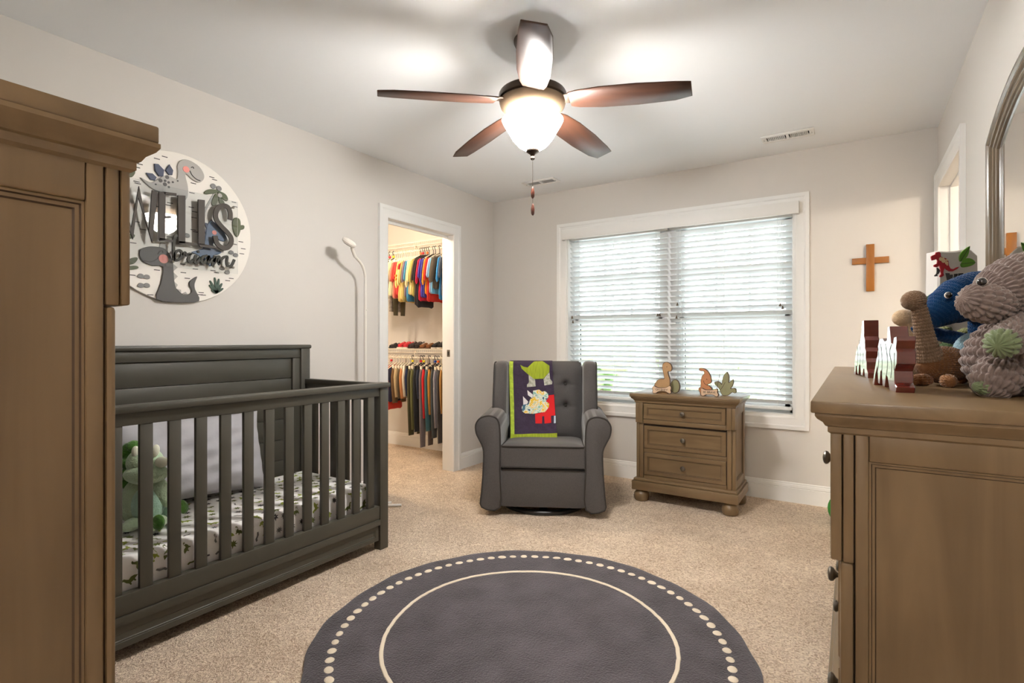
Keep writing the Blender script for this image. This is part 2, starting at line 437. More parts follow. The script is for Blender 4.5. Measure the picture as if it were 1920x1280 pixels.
DEC_BONE1=[(1.707,0.033),(1.71,0.048),(1.723,0.053),(1.738,0.046),(1.756,0.042),(1.793,0.044),(1.812,0.051),(1.827,0.059),(1.839,0.054),(1.841,0.039),(1.837,0.027),(1.841,0.014),(1.834,0.004),(1.82,0.004),(1.804,0.015),(1.775,0.018),(1.75,0.012),(1.734,0.001),(1.716,0.001),(1.709,0.011),(1.711,0.021)]
DEC_EGG=[(1.841,0.003),(1.822,0.009),(1.81,0.03),(1.809,0.053),(1.816,0.081),(1.834,0.097),(1.851,0.096),(1.866,0.08),(1.873,0.053),(1.869,0.027),(1.859,0.01)]
DEC_DINO2=[(2.022,0.188),(2.025,0.2),(2.04,0.202),(2.062,0.195),(2.081,0.179),(2.095,0.153),(2.101,0.124),(2.1,0.107),(2.091,0.098),(2.074,0.09),(2.087,0.086),(2.103,0.068),(2.105,0.054),(2.087,0.042),(2.062,0.018),(2.033,0.017),(2.027,0.039),(2.018,0.053),(2.022,0.07),(2.031,0.073),(2.032,0.106),(2.036,0.136),(2.045,0.155),(2.054,0.163),(2.051,0.18),(2.036,0.181)]
DEC_BONE2=[(2.038,0.038),(2.037,0.049),(2.046,0.055),(2.057,0.05),(2.074,0.045),(2.11,0.047),(2.125,0.051),(2.139,0.054),(2.147,0.047),(2.145,0.032),(2.151,0.018),(2.147,0.005),(2.134,0.002),(2.12,0.011),(2.096,0.014),(2.071,0.01),(2.057,0.002),(2.042,0.004),(2.038,0.017)]
DEC_PLANT=[(2.147,0.016),(2.133,0.045),(2.12,0.063),(2.105,0.078),(2.104,0.092),(2.122,0.098),(2.14,0.09),(2.149,0.08),(2.153,0.106),(2.161,0.136),(2.181,0.162),(2.193,0.145),(2.197,0.119),(2.195,0.093),(2.207,0.104),(2.221,0.115),(2.224,0.094),(2.218,0.071),(2.207,0.054),(2.228,0.057),(2.24,0.047),(2.24,0.028),(2.23,0.024),(2.214,0.027),(2.19,0.007),(2.158,0.004)]
DEC_LEAF2=[(2.098,0.049),(2.114,0.067),(2.13,0.073),(2.14,0.064),(2.138,0.056),(2.117,0.05)]
DEC_EYES=[(1.805,0.188),(2.072,0.128)]
DEC_SMILE=[(2.051,0.118),(2.056,0.1),(2.069,0.091),(2.074,0.09)]
DEC_TXT=[(1.773,0.031),(2.09,0.028)]
DS_DINO=[(-0.0944,1.4294),(-0.0952,1.4369),(-0.0856,1.442),(-0.0793,1.4445),(-0.0768,1.452),(-0.0667,1.4538),(-0.0609,1.4508),(-0.0592,1.4357),(-0.0504,1.4332),(-0.0378,1.4281),(-0.0315,1.4181),(-0.0302,1.403),(-0.0239,1.3916),(-0.0126,1.3891),(0.0,1.3967),(0.0096,1.3984),(0.0,1.3899),(-0.0151,1.3816),(-0.0277,1.3816),(-0.0378,1.3878),(-0.0441,1.3954),(-0.0491,1.3853),(-0.0504,1.3753),(-0.0478,1.3664),(-0.0566,1.3602),(-0.0634,1.3614),(-0.0617,1.3664),(-0.0566,1.3715),(-0.0592,1.3828),(-0.0617,1.3954),(-0.0642,1.403),(-0.068,1.4004),(-0.0743,1.3967),(-0.0831,1.3979),(-0.0856,1.4035),(-0.0793,1.408),(-0.073,1.4105),(-0.071,1.4206),(-0.0743,1.4269),(-0.0856,1.4231),(-0.0919,1.4218)]
DS_LEG=[(-0.073,1.3954),(-0.0655,1.3904),(-0.0617,1.3828),(-0.0667,1.3727),(-0.073,1.3677),(-0.0692,1.3639),(-0.0806,1.3627),(-0.0818,1.3664),(-0.0743,1.3727),(-0.0725,1.3828)]
DS_LEAVES=[[(0.0478,1.4747),(0.0466,1.4583),(0.0403,1.4382),(0.0264,1.4231),(0.0126,1.4176),(0.0088,1.4281),(0.0113,1.4432),(0.0252,1.4596)],[(0.0151,1.4092),(0.0264,1.4256),(0.0403,1.4306),(0.0579,1.4269),(0.0692,1.4143),(0.0579,1.4042),(0.0378,1.3979),(0.0201,1.3967),(0.0151,1.403)]]
DS_SPOTS=[((-0.0604,1.4269),0.007),((-0.0504,1.4206),0.008),((-0.039,1.4125),0.006),((-0.0511,1.4301),0.004),((-0.0385,1.4231),0.004),((-0.0365,1.4055),0.003)]
DS_BOARD=[(-0.0579,1.4387),(-0.0403,1.4382),(-0.0126,1.4402),(0.0076,1.4458),(0.0126,1.4382),(0.0151,1.4181),(0.0302,1.4004),(0.0478,1.4004),(0.0504,1.4458),(0.0559,1.4432),(0.0574,1.408),(0.0554,1.3073),(-0.0579,1.2569)]
DS_W=[[(-0.029,1.369),(-0.0126,1.3702),(-0.0121,1.3632),(-0.0151,1.3526),(-0.0239,1.3521),(-0.0252,1.3627),(-0.0282,1.3627)],[(-0.0088,1.3722),(0.005,1.3732),(0.0055,1.3657),(0.0025,1.3652),(0.0,1.3501),(-0.007,1.3496),(-0.007,1.3652),(-0.0091,1.3657)],[(0.0081,1.374),(0.0264,1.3753),(0.0257,1.3682),(0.0206,1.3672),(0.0126,1.3526),(0.007,1.3526),(0.0126,1.3664),(0.0081,1.3672)]]
BL_OUT=[(-0.2696,0.963),(-0.26,0.8148),(-0.2461,0.6191),(-0.2461,0.4234),(-0.2321,0.3899),(0.0894,0.4122),(0.0782,0.6471),(0.0615,0.7869),(0.0475,0.977)]
BL_STRIP=[(-0.2696,0.963),(-0.2416,0.9658),(-0.2321,0.7701),(-0.2181,0.5353),(-0.208,0.429),(0.0866,0.4357),(0.0894,0.4111),(-0.2321,0.3899),(-0.2461,0.4206),(-0.2545,0.703)]
BL_GREEN=[(-0.1874,0.9434),(-0.1622,0.9294),(-0.1314,0.9239),(-0.1007,0.9546),(-0.0839,0.9725),(-0.0224,0.977),(0.0055,0.9546),(0.0307,0.9378),(0.0307,0.8931),(-0.014,0.8428),(-0.0839,0.84),(-0.1342,0.8791),(-0.1762,0.9155)]
BL_LEGS=[[(-0.1231,0.8707),(-0.0755,0.8372),(-0.0699,0.7869),(-0.1342,0.7802),(-0.1342,0.798),(-0.1203,0.8148)],[(0.0307,0.8903),(0.0363,0.84),(0.0531,0.8204),(0.0503,0.8025),(-0.0056,0.7936),(-0.0123,0.84)]]
BL_HEAD=[(-0.0884,0.7561),(-0.0437,0.7645),(-0.0224,0.7488),(-0.0,0.7533),(0.0223,0.7337),(0.0251,0.7086),(0.0055,0.6806),(0.0307,0.6639),(0.0279,0.6387),(-0.0,0.6051),(-0.0392,0.6012),(-0.0839,0.5912),(-0.1454,0.594),(-0.165,0.6079),(-0.1706,0.6359),(-0.1622,0.6527),(-0.1231,0.6611),(-0.1063,0.6974),(-0.0884,0.703)]
BL_HORNS=[[(-0.1622,0.7142),(-0.1231,0.675),(-0.1314,0.6583),(-0.1594,0.6527)],[(-0.1314,0.7589),(-0.0895,0.7282),(-0.0923,0.7002),(-0.1259,0.7226)]]
BL_RED=[(0.0251,0.7226),(0.0659,0.7282),(0.0754,0.5828),(0.0447,0.58),(0.0458,0.5325),(-0.0012,0.5269),(-0.0045,0.5772),(-0.0196,0.5755),(-0.0196,0.5269),(-0.0671,0.5269),(-0.0716,0.5912),(-0.0,0.6051),(0.0307,0.6415),(0.0307,0.665),(0.0083,0.6806)]
BL_TAG=[(0.0659,0.58),(0.0782,0.5811),(0.0793,0.5308),(0.0659,0.5297)]

# ================================================================== ROOM SHELL
W, H, YN = 3.332, 2.44, -4.35
def struct(name, mb, m, **k):
    return props(mb.build(name, m, **k), kind='structure')
# floor: one carpet through bedroom, closet, bathroom threshold and hall
struct('floor', MB().box(-2.3, W + .12, YN - 1.8, .12, -.12, 0), M_carpet)
struct('floor_bathroom', MB().box(W + .12, 5.6, -3.4, .3, -.12, -.002), mat('cream_tile_floor', hexc(205, 190, 170), .4))
struct('ceiling', MB().box(-2.3, 5.6, YN - 1.8, .3, H, H + .1), M_ceil)
w = MB()
DY0, DY1, DZ = -1.372, -.610, 2.030      # closet doorway
w.box(-.115, 0, YN - .12, DY0 - .02, 0, H); w.box(-.115, 0, DY1 + .02, .12, 0, H); w.box(-.115, 0, DY0 - .02, DY1 + .02, DZ + .02, H)
struct('wall_left', w, M_wall)
WX0, WX1, WZ0, WZ1 = .787, 2.551, .595, 2.055
w = MB()
w.box(0, WX0, 0, .14, 0, H); w.box(WX1, W, 0, .14, 0, H); w.box(WX0, WX1, 0, .14, 0, WZ0); w.box(WX0, WX1, 0, .14, WZ1, H)
struct('wall_back', w, M_wall)
BY0, BY1, BZ = -.868, -.110, 2.045       # bathroom doorway
w = MB()
w.box(W, W + .12, YN - .12, BY0 - .02, 0, H); w.box(W, W + .12, BY1 + .02, .14, 0, H); w.box(W, W + .12, BY0 - .02, BY1 + .02, BZ + .02, H)
struct('wall_right', w, M_wall)
HX0, HX1, HZ = 2.20, 3.10, 2.04          # entry doorway behind the camera
w = MB()
w.box(0, HX0 - .02, YN - .12, YN, 0, H); w.box(HX1 + .02, W, YN - .12, YN, 0, H); w.box(HX0 - .02, HX1 + .02, YN - .12, YN, HZ + .02, H)
struct('wall_near', w, M_wall)
# closet shell
struct('wall_closet_back', MB().box(-2.3, -.115, 0.0, .12, 0, H), M_wall)
struct('wall_closet_left', MB().box(-2.3, -2.2, -2.3, 0, 0, H), M_wall)
struct('wall_closet_near', MB().box(-2.2, -.115, -2.3, -2.2, 0, H), M_wall)
# bathroom shell and hall shell
struct('wall_bathroom', MB().box(5.5, 5.6, -3.4, .3, 0, H).box(W + .12, 5.5, .2, .3, 0, H).box(W + .12, 5.5, -3.4, -3.3, 0, H), M_wall)
struct('wall_hall', MB().box(.9, W + .12, YN - 1.8, YN - 1.7, 0, H).box(.8, .9, YN - 1.8, YN - .12, 0, H).box(W + .12, W + .22, YN - 1.8, YN - .12, 0, H), M_wall)

CASING = [(0, 0), (0, .011), (.010, .015), (.022, .012), (.058, .016), (.066, .021), (.090, .021), (.090, 0)]
def casing(name, u0, u1, v0, v1, M, closed=False):
    mb = MB()
    rows = []
    for a, d in CASING:
        if closed:
            rows.append([(u0 - a, v0 - a, d), (u0 - a, v1 + a, d), (u1 + a, v1 + a, d), (u1 + a, v0 - a, d)])
        else:
            rows.append([(u0 - a, v0, d), (u0 - a, v1 + a, d), (u1 + a, v1 + a, d), (u1 + a, v0, d)])
    n = 4
    P = [p for r in rows for p in r]
    F = []
    for i in range(len(rows) - 1):
        for j in range(n if closed else n - 1):
            j2 = (j + 1) % n
            F.append((i * n + j, i * n + j2, (i + 1) * n + j2, (i + 1) * n + j))
    if not closed:
        F.append(tuple(i * n for i in range(len(rows)))); F.append(tuple(i * n + 3 for i in range(len(rows))))
    mb.add(P, F, M)
    return struct(name, mb, M_trim, smooth=25)
ML = frame((0, 0, 0), (0, 1, 0), (0, 0, 1), (1, 0, 0))       # left wall: u=y v=z w=+x
MBk = frame((0, 0, 0), (1, 0, 0), (0, 0, 1), (0, -1, 0))     # back wall: u=x v=z w=-y
MR = frame((W, 0, 0), (0, 1, 0), (0, 0, 1), (-1, 0, 0))
MN = frame((0, YN, 0), (1, 0, 0), (0, 0, 1), (0, 1, 0))
casing('trim_1', DY0, DY1, 0, DZ, ML)
casing('trim_2', WX0, WX1, WZ0, WZ1, MBk, closed=True)
casing('trim_3', BY0, BY1, 0, BZ, MR)
casing('trim_4', HX0, HX1, 0, HZ, MN)
# jambs
j = MB()
j.box(-.115, .002, DY0 - .019, DY0, 0, DZ, .002); j.box(-.115, .002, DY1, DY1 + .019, 0, DZ, .002); j.box(-.115, .002, DY0 - .019, DY1 + .019, DZ, DZ + .019)
j.box(-.075, -.055, DY0, DY1, DZ - .022, DZ, .002)
d1 = struct('door_1', j, M_trim)
mb = MB().box(-.062, -.030, DY1 - .0015, DY1 + .001, .985, 1.045, .0005)
mb.build('strike_plate', M_metal, d1)
mb = MB().box(-.054, -.038, DY1 - .002, DY1 + .001, 1.000, 1.030)
mb.build('latch_hole', M_dark, d1)
j = MB()
j.box(W - .002, W + .12, BY0 - .019, BY0, 0, BZ, .002); j.box(W - .002, W + .12, BY1, BY1 + .019, 0, BZ, .002); j.box(W - .002, W + .12, BY0 - .019, BY1 + .019, BZ, BZ + .019)
j.box(W + .044, W + .082, BY1 - .012, BY1, 0, BZ, .002); j.box(W + .044, W + .082, BY0, BY0 + .012, 0, BZ, .002); j.box(W + .044, W + .082, BY0, BY1, BZ - .012, BZ, .002)
struct('door_2', j, M_trim)
j = MB()
j.box(HX0 - .019, HX0, YN - .12, YN + .002, 0, HZ); j.box(HX1, HX1 + .019, YN - .12, YN + .002, 0, HZ); j.box(HX0 - .019, HX1 + .019, YN - .12, YN + .002, HZ, HZ + .019)
struct('door_3', j, M_trim)

BASE = [(0, 0), (.013, 0), (.013, .098), (.010, .101), (.013, .106), (.011, .122), (.008, .125), (.008, .134), (.004, .138), (0, .138)]
def baseboard(name, p0, p1, nrm):
    P = []; n = len(BASE)
    for p in (p0, p1):
        for d, z in BASE: P.append((p[0] + nrm[0] * d, p[1] + nrm[1] * d, z))
    F = [(i, (i + 1) % n, n + (i + 1) % n, n + i) for i in range(n)] + [tuple(range(n)), tuple(range(n, 2 * n))]
    return struct(name, MB().add(P, F), M_trim, smooth=25)
baseboard('baseboard_left', (0, YN), (0, DY0 - .09), (1, 0))
baseboard('baseboard_left_corner', (0, DY1 + .09), (0, 0), (1, 0))
baseboard('baseboard_back', (0, 0), (W, 0), (0, -1))
baseboard('baseboard_right', (W, YN), (W, BY0 - .09), (-1, 0))
baseboard('baseboard_closet', (-2.2, 0), (-.115, 0), (0, -1))

# ------------------------------------------------------------------ window
g = bpy.data.materials.new('window_glass'); g.use_nodes = True
nt = g.node_tree; nt.nodes.clear()
o_ = nt.nodes.new('ShaderNodeOutputMaterial'); mx = nt.nodes.new('ShaderNodeMixShader'); tr = nt.nodes.new('ShaderNodeBsdfTransparent'); gl = nt.nodes.new('ShaderNodeBsdfGlossy'); fr = nt.nodes.new('ShaderNodeFresnel')
gl.inputs['Roughness'].default_value = .02; fr.inputs[0].default_value = 1.35; tr.inputs[0].default_value = (.97, .985, .98, 1)
nt.links.new(fr.outputs[0], mx.inputs[0]); nt.links.new(tr.outputs[0], mx.inputs[1]); nt.links.new(gl.outputs[0], mx.inputs[2]); nt.links.new(mx.outputs[0], o_.inputs[0])
M_glass = g
M_vinyl = mat('white_vinyl', hexc(226, 229, 230), .4)
j = MB()
j.box(WX0, WX0 + .012, -.004, .14, WZ0, WZ1); j.box(WX1 - .012, WX1, -.004, .14, WZ0, WZ1); j.box(WX0, WX1, -.004, .14, WZ1 - .012, WZ1); j.box(WX0, WX1, -.006, .14, WZ0, WZ0 + .014)
win = struct('window_1', j, M_trim)
XM = 1.669
for (a, b) in ((WX0 + .012, XM - .045), (XM + .045, WX1 - .012)):
    f = MB()
    f.box(a, a + .022, .085, .14, WZ0, WZ1); f.box(b - .022, b, .085, .14, WZ0, WZ1); f.box(a, b, .085, .14, WZ1 - .05, WZ1 - .012); f.box(a, b, .085, .14, WZ0 + .014, WZ0 + .05)
    f.build('window_frame', M_vinyl, win)
    for z0, z1, y in ((WZ0 + .05, 1.33, .095), (1.295, WZ1 - .05, .118)):
        s = MB()
        s.box(a + .022, a + .055, y, y + .022, z0, z1); s.box(b - .055, b - .022, y, y + .022, z0, z1); s.box(a + .022, b - .022, y, y + .022, z0, z0 + .045); s.box(a + .022, b - .022, y, y + .022, z1 - .04, z1)
        sash = s.build('sash', M_vinyl, win)
        MB().box(a + .055, b - .055, y + .009, y + .013, z0 + .045, z1 - .04).build('glass_pane', M_glass, win)
        if z1 > 1.5:
            for q in (1, 2):
                x = a + .055 + (b - a - .11) * q / 3
                MB().box(x - .009, x + .009, y + .002, y + .020, z0 + .045, z1 - .04).build('muntin', M_vinyl, win)
            zz = (z0 + z1) / 2
            MB().box(a + .055, b - .055, y + .003, y + .019, zz - .009, zz + .009).build('muntin', M_vinyl, win)
    MB().box(a + .040, a + .056, .145, .155, WZ0 + .05, 1.30).build('screen_edge', M_black, win)
MB().box(XM - .045, XM + .045, .06, .14, WZ0, WZ1).build('mullion', M_vinyl, win)

# ------------------------------------------------------------------ blinds
def blind(x0, x1, label, cords):
    t = thing('window_blind', label, 'blind', ((x0 + x1) / 2, .042, 2.02), group='blinds in the double window')
    hw = (x1 - x0) / 2
    MB().box(-hw, hw, -.026, .026, -.025, .022, .003).build('headrail', M_blind, t)
    sl = None
    nsl = 31
    for i in range(nsl):
        z = -.055 - i * .0425
        if sl is None:
            m = MB(); a = R(-35)
            pr = [(-.025, -.0), (-.012, .0022), (0, .003), (.012, .0022), (.025, 0)]
            pr2 = pr + [(p[0], p[1] - .0028) for p in reversed(pr)]
            P = []
            for xx in (-hw + .004, hw - .004):
                for (y, zz) in pr2: P.append((xx, y * math.cos(a) - zz * math.sin(a), y * math.sin(a) + zz * math.cos(a)))
            n = len(pr2)
            m.add(P, [(k, (k + 1) % n, n + (k + 1) % n, n + k) for k in range(n)] + [tuple(reversed(range(n))), tuple(range(n, 2 * n))])
            sl = m.build('slat', M_blind, t)
            o = sl
        else:
            o = bpy.data.objects.new('slat', sl.data); COL.objects.link(o); o.parent = t
        o.location = (0, 0, z)
    zb = -.055 - nsl * .0425
    MB().box(-hw + .004, hw - .004, -.025, .025, zb - .012, zb + .008, .003).build('bottom_rail', M_blind, t)
    for q in (-.78, -.05, .78) if hw > .4 else (-.7, .7):
        for y in (-.027, .027):
            MB().tube([(q * hw, y, 0), (q * hw, y, zb)], .0011, 5).build('ladder_cord', M_blind, t)
    for (cx, z1) in cords:
        c = MB().tube([(cx, -.030, -.01), (cx, -.031, z1)], .0009, 5).build('pull_cord', M_blind, t)
        MB().lathe([(.001, .022), (.004, .018), (.005, .010), (.0095, 0), (.009, -.003), (.001, -.004)], 10, T(cx, -.031, z1 - .02)).build('tassel', mat_tassel, c)
    return t
mat_tassel = mat('tassel_wood', hexc(96, 82, 66), .5)
blind(WX0 + .014, XM - .006, 'white slatted blind over the half of the window beside the armchair', [(-.40, -.68), (-.393, -.72), (.352, -.68), (.37, -.68)])
blind(XM + .006, WX1 - .014, 'white slatted blind over the half of the window beside the wooden cross', [(-.365, -.60), (-.372, -.70), (.355, -.63), (.37, -.65)])
v = thing('blind_valance', 'plain white valance board across the top of both window blinds', 'valance', (1.67, -.03, 1.99))
MB().box(-.905, .912, -.036, -.022, .006, .092, .003).build('face_board', M_trim, v)
MB().box(-.905, -.895, -.022, .028, .006, .092).build('return_end', M_trim, v)
MB().box(.902, .912, -.022, .028, .006, .092).build('return_end', M_trim, v)

# ------------------------------------------------------------------ outside the window
M_lawn = mat('lawn', hexc(150, 160, 120), .95, noise_amt=.2, nscale=.8)
M_paving = mat('pale_paving', hexc(214, 206, 200), .9, noise_amt=.06, nscale=.5)
props(MB().box(-60, 60, .6, 16, -3.2, -3.0).build('terrace', M_paving), kind='structure')
props(MB().box(-60, 60, 16, 120, -3.2, -3.02).build('lawn', M_lawn), kind='structure')
M_leafs = [mat('tree_leaves_a', hexc(140, 165, 110), .9, noise_amt=.25, nscale=2), mat('tree_leaves_b', hexc(160, 175, 130), .9, noise_amt=.25, nscale=2)]
M_bark = mat('bark', hexc(110, 95, 80), .9)
for k, (x, y, s_, hh, lb) in enumerate([(-17, 22, 2.6, 4.6, 'round leafy tree seen low through the blind slats beside the armchair'), (-12.6, 24, 2.2, 4.0, 'smaller leafy tree second from the armchair side outside'), (-8, 21, 2.4, 4.4, 'pale leafy tree outside behind the window mullion'), (-3.2, 25, 2.7, 4.4, 'leafy tree outside behind the blind half near the cross')]):
    t = thing('garden_tree', lb, 'tree', (x, y, -3.02), group='trees beyond the window')
    MB().tube([(0, 0, 0), (.1, 0, hh * .3), (0, .1, hh * .6)], [.22, .16, .1], 8).build('trunk', M_bark, t)
    m = MB()
    r2 = random.Random(k)
    for q in range(16):
        a = r2.uniform(0, 2 * PI); rr = r2.uniform(.1, .75) * s_
        z = hh * .66 + r2.uniform(-.30, .34) * hh
        m.ell((rr * math.cos(a), rr * math.sin(a), z), tuple(r2.uniform(.28, .5) * s_ for _ in range(3)), seg=9, rings=6)
    m.build('crown', M_leafs[k % 2], t)

# ------------------------------------------------------------------ ceiling vents
def vent(label, cx, cy, lx, ly, banks):
    t = thing('ceiling_vent', label, 'vent', (cx, cy, H))
    f = MB()
    ix, iy = lx / 2 - .028, ly / 2 - .030
    f.box(-lx / 2, lx / 2, -ly / 2, -iy, -.010, 0, .003).box(-lx / 2, lx / 2, iy, ly / 2, -.010, 0, .003)
    f.box(-lx / 2, -ix, -iy, iy, -.010, 0, .003).box(ix, lx / 2, -iy, iy, -.010, 0, .003).box(-.008, .008, -iy, iy, -.009, 0)
    f.build('frame', M_trim, t)
    MB().box(-ix, ix, -iy, iy, -.0012, -.0004).build('backing', M_dark, t)
    for s_, tilt in ((-1, banks[0]), (1, banks[1])):
        m = MB()
        n = 10
        for i in range(n):
            x = s_ * (.014 + (ix - .02) * (i + .5) / n)
            mm = T(x, 0, -.006) @ Matrix.Rotation(R(tilt), 4, 'Y')
            m.box(-.0052, .0052, -iy, iy, -.0008, .0008, M=mm)
        props(m.build('louvers', M_trim, t), kind='stuff')
    for s_ in (-1, 1):
        MB().ell((s_ * (ix + .014), 0, -.010), (.004, .004, .0015), seg=8, rings=4).build('screw', M_chrome, t)
vent('white ceiling vent with two louver banks near the right wall', 2.54, -.356, .30, .13, (35, -55))
vent('white ceiling vent half hidden by the fan pull chains', .72, -.345, .30, .13, (40, 40))

# ------------------------------------------------------------------ cross on the back wall
c = thing('wall_cross', 'golden wooden cross hung on the back wall right of the window', 'cross', (2.987, 0, 1.60))
MB().box(-.0225, .0225, -.020, -.001, -.155, .150, .002).build('upright', M_cross, c)
MB().box(-.100, .100, -.018, -.0015, .024, .064, .002).build('crossbar', wood('golden_oak_bar', hexc(138, 84, 28), hexc(172, 110, 42), 'x', .4), c)

# ================================================================== CEILING FAN
FX, FY = 1.71, -2.16
fan = thing('ceiling_fan', 'five bladed dark ceiling fan with a lit frosted glass bowl', 'ceiling fan', (FX, FY, H))
MB().lathe([(.082, 0), (.082, -.012), (.070, -.040), (.030, -.062), (.018, -.066)], 32).build('canopy', M_bronze, fan)
MB().lathe([(.013, -.060), (.013, -.215)], 16).build('downrod', M_bronze, fan)
MB().lathe([(.020, -.195), (.060, -.205), (.120, -.222), (.143, -.232), (.148, -.240), (.148, -.262), (.140, -.268)], 40).build('motor_housing', M_bronze, fan)
MB().lathe([(.140, -.266), (.146, -.272), (.140, -.292), (.118, -.316), (.085, -.334), (.072, -.338), (.072, -.352), (.060, -.354)], 40).build('motor_cover', M_bowlmetal, fan)
bowl = bpy.data.materials.new('lit_frosted_glass'); bowl.use_nodes = True
b_ = bowl.node_tree.nodes['Principled BSDF']
b_.inputs['Base Color'].default_value = (.95, .88, .76, 1); b_.inputs['Roughness'].default_value = .25
b_.inputs['Emission Color'].default_value = (1.0, .975, .945, 1); b_.inputs['Emission Strength'].default_value = BOWL_S
gb = MB().lathe([(.130, -.352), (.134, -.352), (.131, -.358), (.126, -.368), (.108, -.398), (.088, -.432), (.062, -.462), (.030, -.482), (.006, -.486)], 40, caps=False)
gb.mi = 1
gb.lathe([(.006, -.482), (.030, -.477), (.058, -.458), (.083, -.430), (.104, -.396), (.122, -.366), (.130, -.352)], 40, caps=False)
gb.build('glass_bowl', [bowl, mat('frosted_glass_inside', (.85, .80, .70), .6)], fan)
MB().lathe([(.002, -.476), (.030, -.480), (.028, -.488), (.012, -.500), (.007, -.508), (.010, -.514), (.010, -.520), (.003, -.526)], 20).build('finial', M_bronze, fan)
for (px, py, z1) in ((.004, -.006, -.645), (-.004, .008, -.715)):
    ch = MB().tube([(px, py, -.515), (px, py, z1)], .0011, 6).build('pull_chain', M_metal, fan)
    MB().lathe([(.0015, z1 + .002), (.005, z1 - .006), (.0085, z1 - .024), (.0075, z1 - .042), (.003, z1 - .050)], 12, T(px, py, 0)).build('pull_knob', mat('pull_knob_wood', hexc(86, 42, 26), .35), ch)
blade_me = None
for k in range(5):
    ang = R(-90 + 32.731 + 72 * k - 1.5)
    if blade_me is None:
        out = [(.165, -.045), (.20, -.056), (.30, -.066), (.45, -.066), (.60, -.056), (.660, -.048), (.665, .040), (.60, .060), (.45, .070), (.30, .068), (.20, .056), (.165, .045)]
        blade = MB().prism(out, -.0035, .0035, edge=.0025).build('blade', M_blade, fan, smooth=50)
        blade_me = blade.data
        iron = MB().prism([(.10, -.022), (.15, -.030), (.215, -.034), (.235, -.020), (.24, 0), (.235, .020), (.215, .034), (.15, .030), (.10, .022)], .0035, .010, edge=.002).build('blade_iron', M_bronze, blade)
        iron_me = iron.data
    else:
        blade = bpy.data.objects.new('blade', blade_me); COL.objects.link(blade); blade.parent = fan
        iron = bpy.data.objects.new('blade_iron', iron_me); COL.objects.link(iron); iron.parent = blade
    blade.rotation_euler = Matrix(rotz(ang) @ Matrix.Rotation(R(4), 4, 'Y') @ Matrix.Rotation(R(-12), 4, 'X')).to_euler()
    blade.location = (0, 0, -.272)
for k in range(3):
    a = R(120 * k + 20)
    light('fan_bulb', 'POINT', (FX + .055 * math.cos(a), FY + .055 * math.sin(a), H - .392), BULB_W, (1.0, .92, .83), .022)

# ================================================================== CASE FURNITURE
def framed(mb, x0, x1, z0, z1, yf, th, ins, rec=.007, M=None, bev=.003):
    """board in the xz plane, front at y=yf (faces -y), with a recessed centre panel"""
    def ring(d, y): return [(x0 + d, y, z0 + d), (x1 - d, y, z0 + d), (x1 - d, y, z1 - d), (x0 + d, y, z1 - d)]
    rings = [ring(0, yf + th), ring(0, yf + bev), ring(bev, yf), ring(ins, yf), ring(ins + .0015, yf + rec * .55), ring(ins + .006, yf + rec * .55), ring(ins + .008, yf + rec)]
    P = [p for r_ in rings for p in r_]; F = [(0, 1, 2, 3)]
    G = []
    for i in range(len(rings) - 1):
        for k in range(4):
            (G if i in (3, 5) else F).append((i * 4 + k, i * 4 + (k + 1) % 4, (i + 1) * 4 + (k + 1) % 4, (i + 1) * 4 + k))
    n = 4 * (len(rings) - 1)
    F.append((n + 3, n + 2, n + 1, n))
    mb.add(P, F, M)
    mb.mi = 1; mb.add(P, G, M); mb.mi = 0
    return mb
M_glaze = mat('dark_antique_glaze', hexc(74, 56, 40), .5)
def knob(parent, x, y, z):
    M_ = T(x, y, z) @ Matrix.Rotation(R(90), 4, 'X')
    return MB().lathe([(.006, 0), (.005, .008), (.007, .012), (.015, .018), (.0165, .023), (.014, .027), (.008, .029), (.0, .030)], 18, M_).build('knob', M_metal, parent)
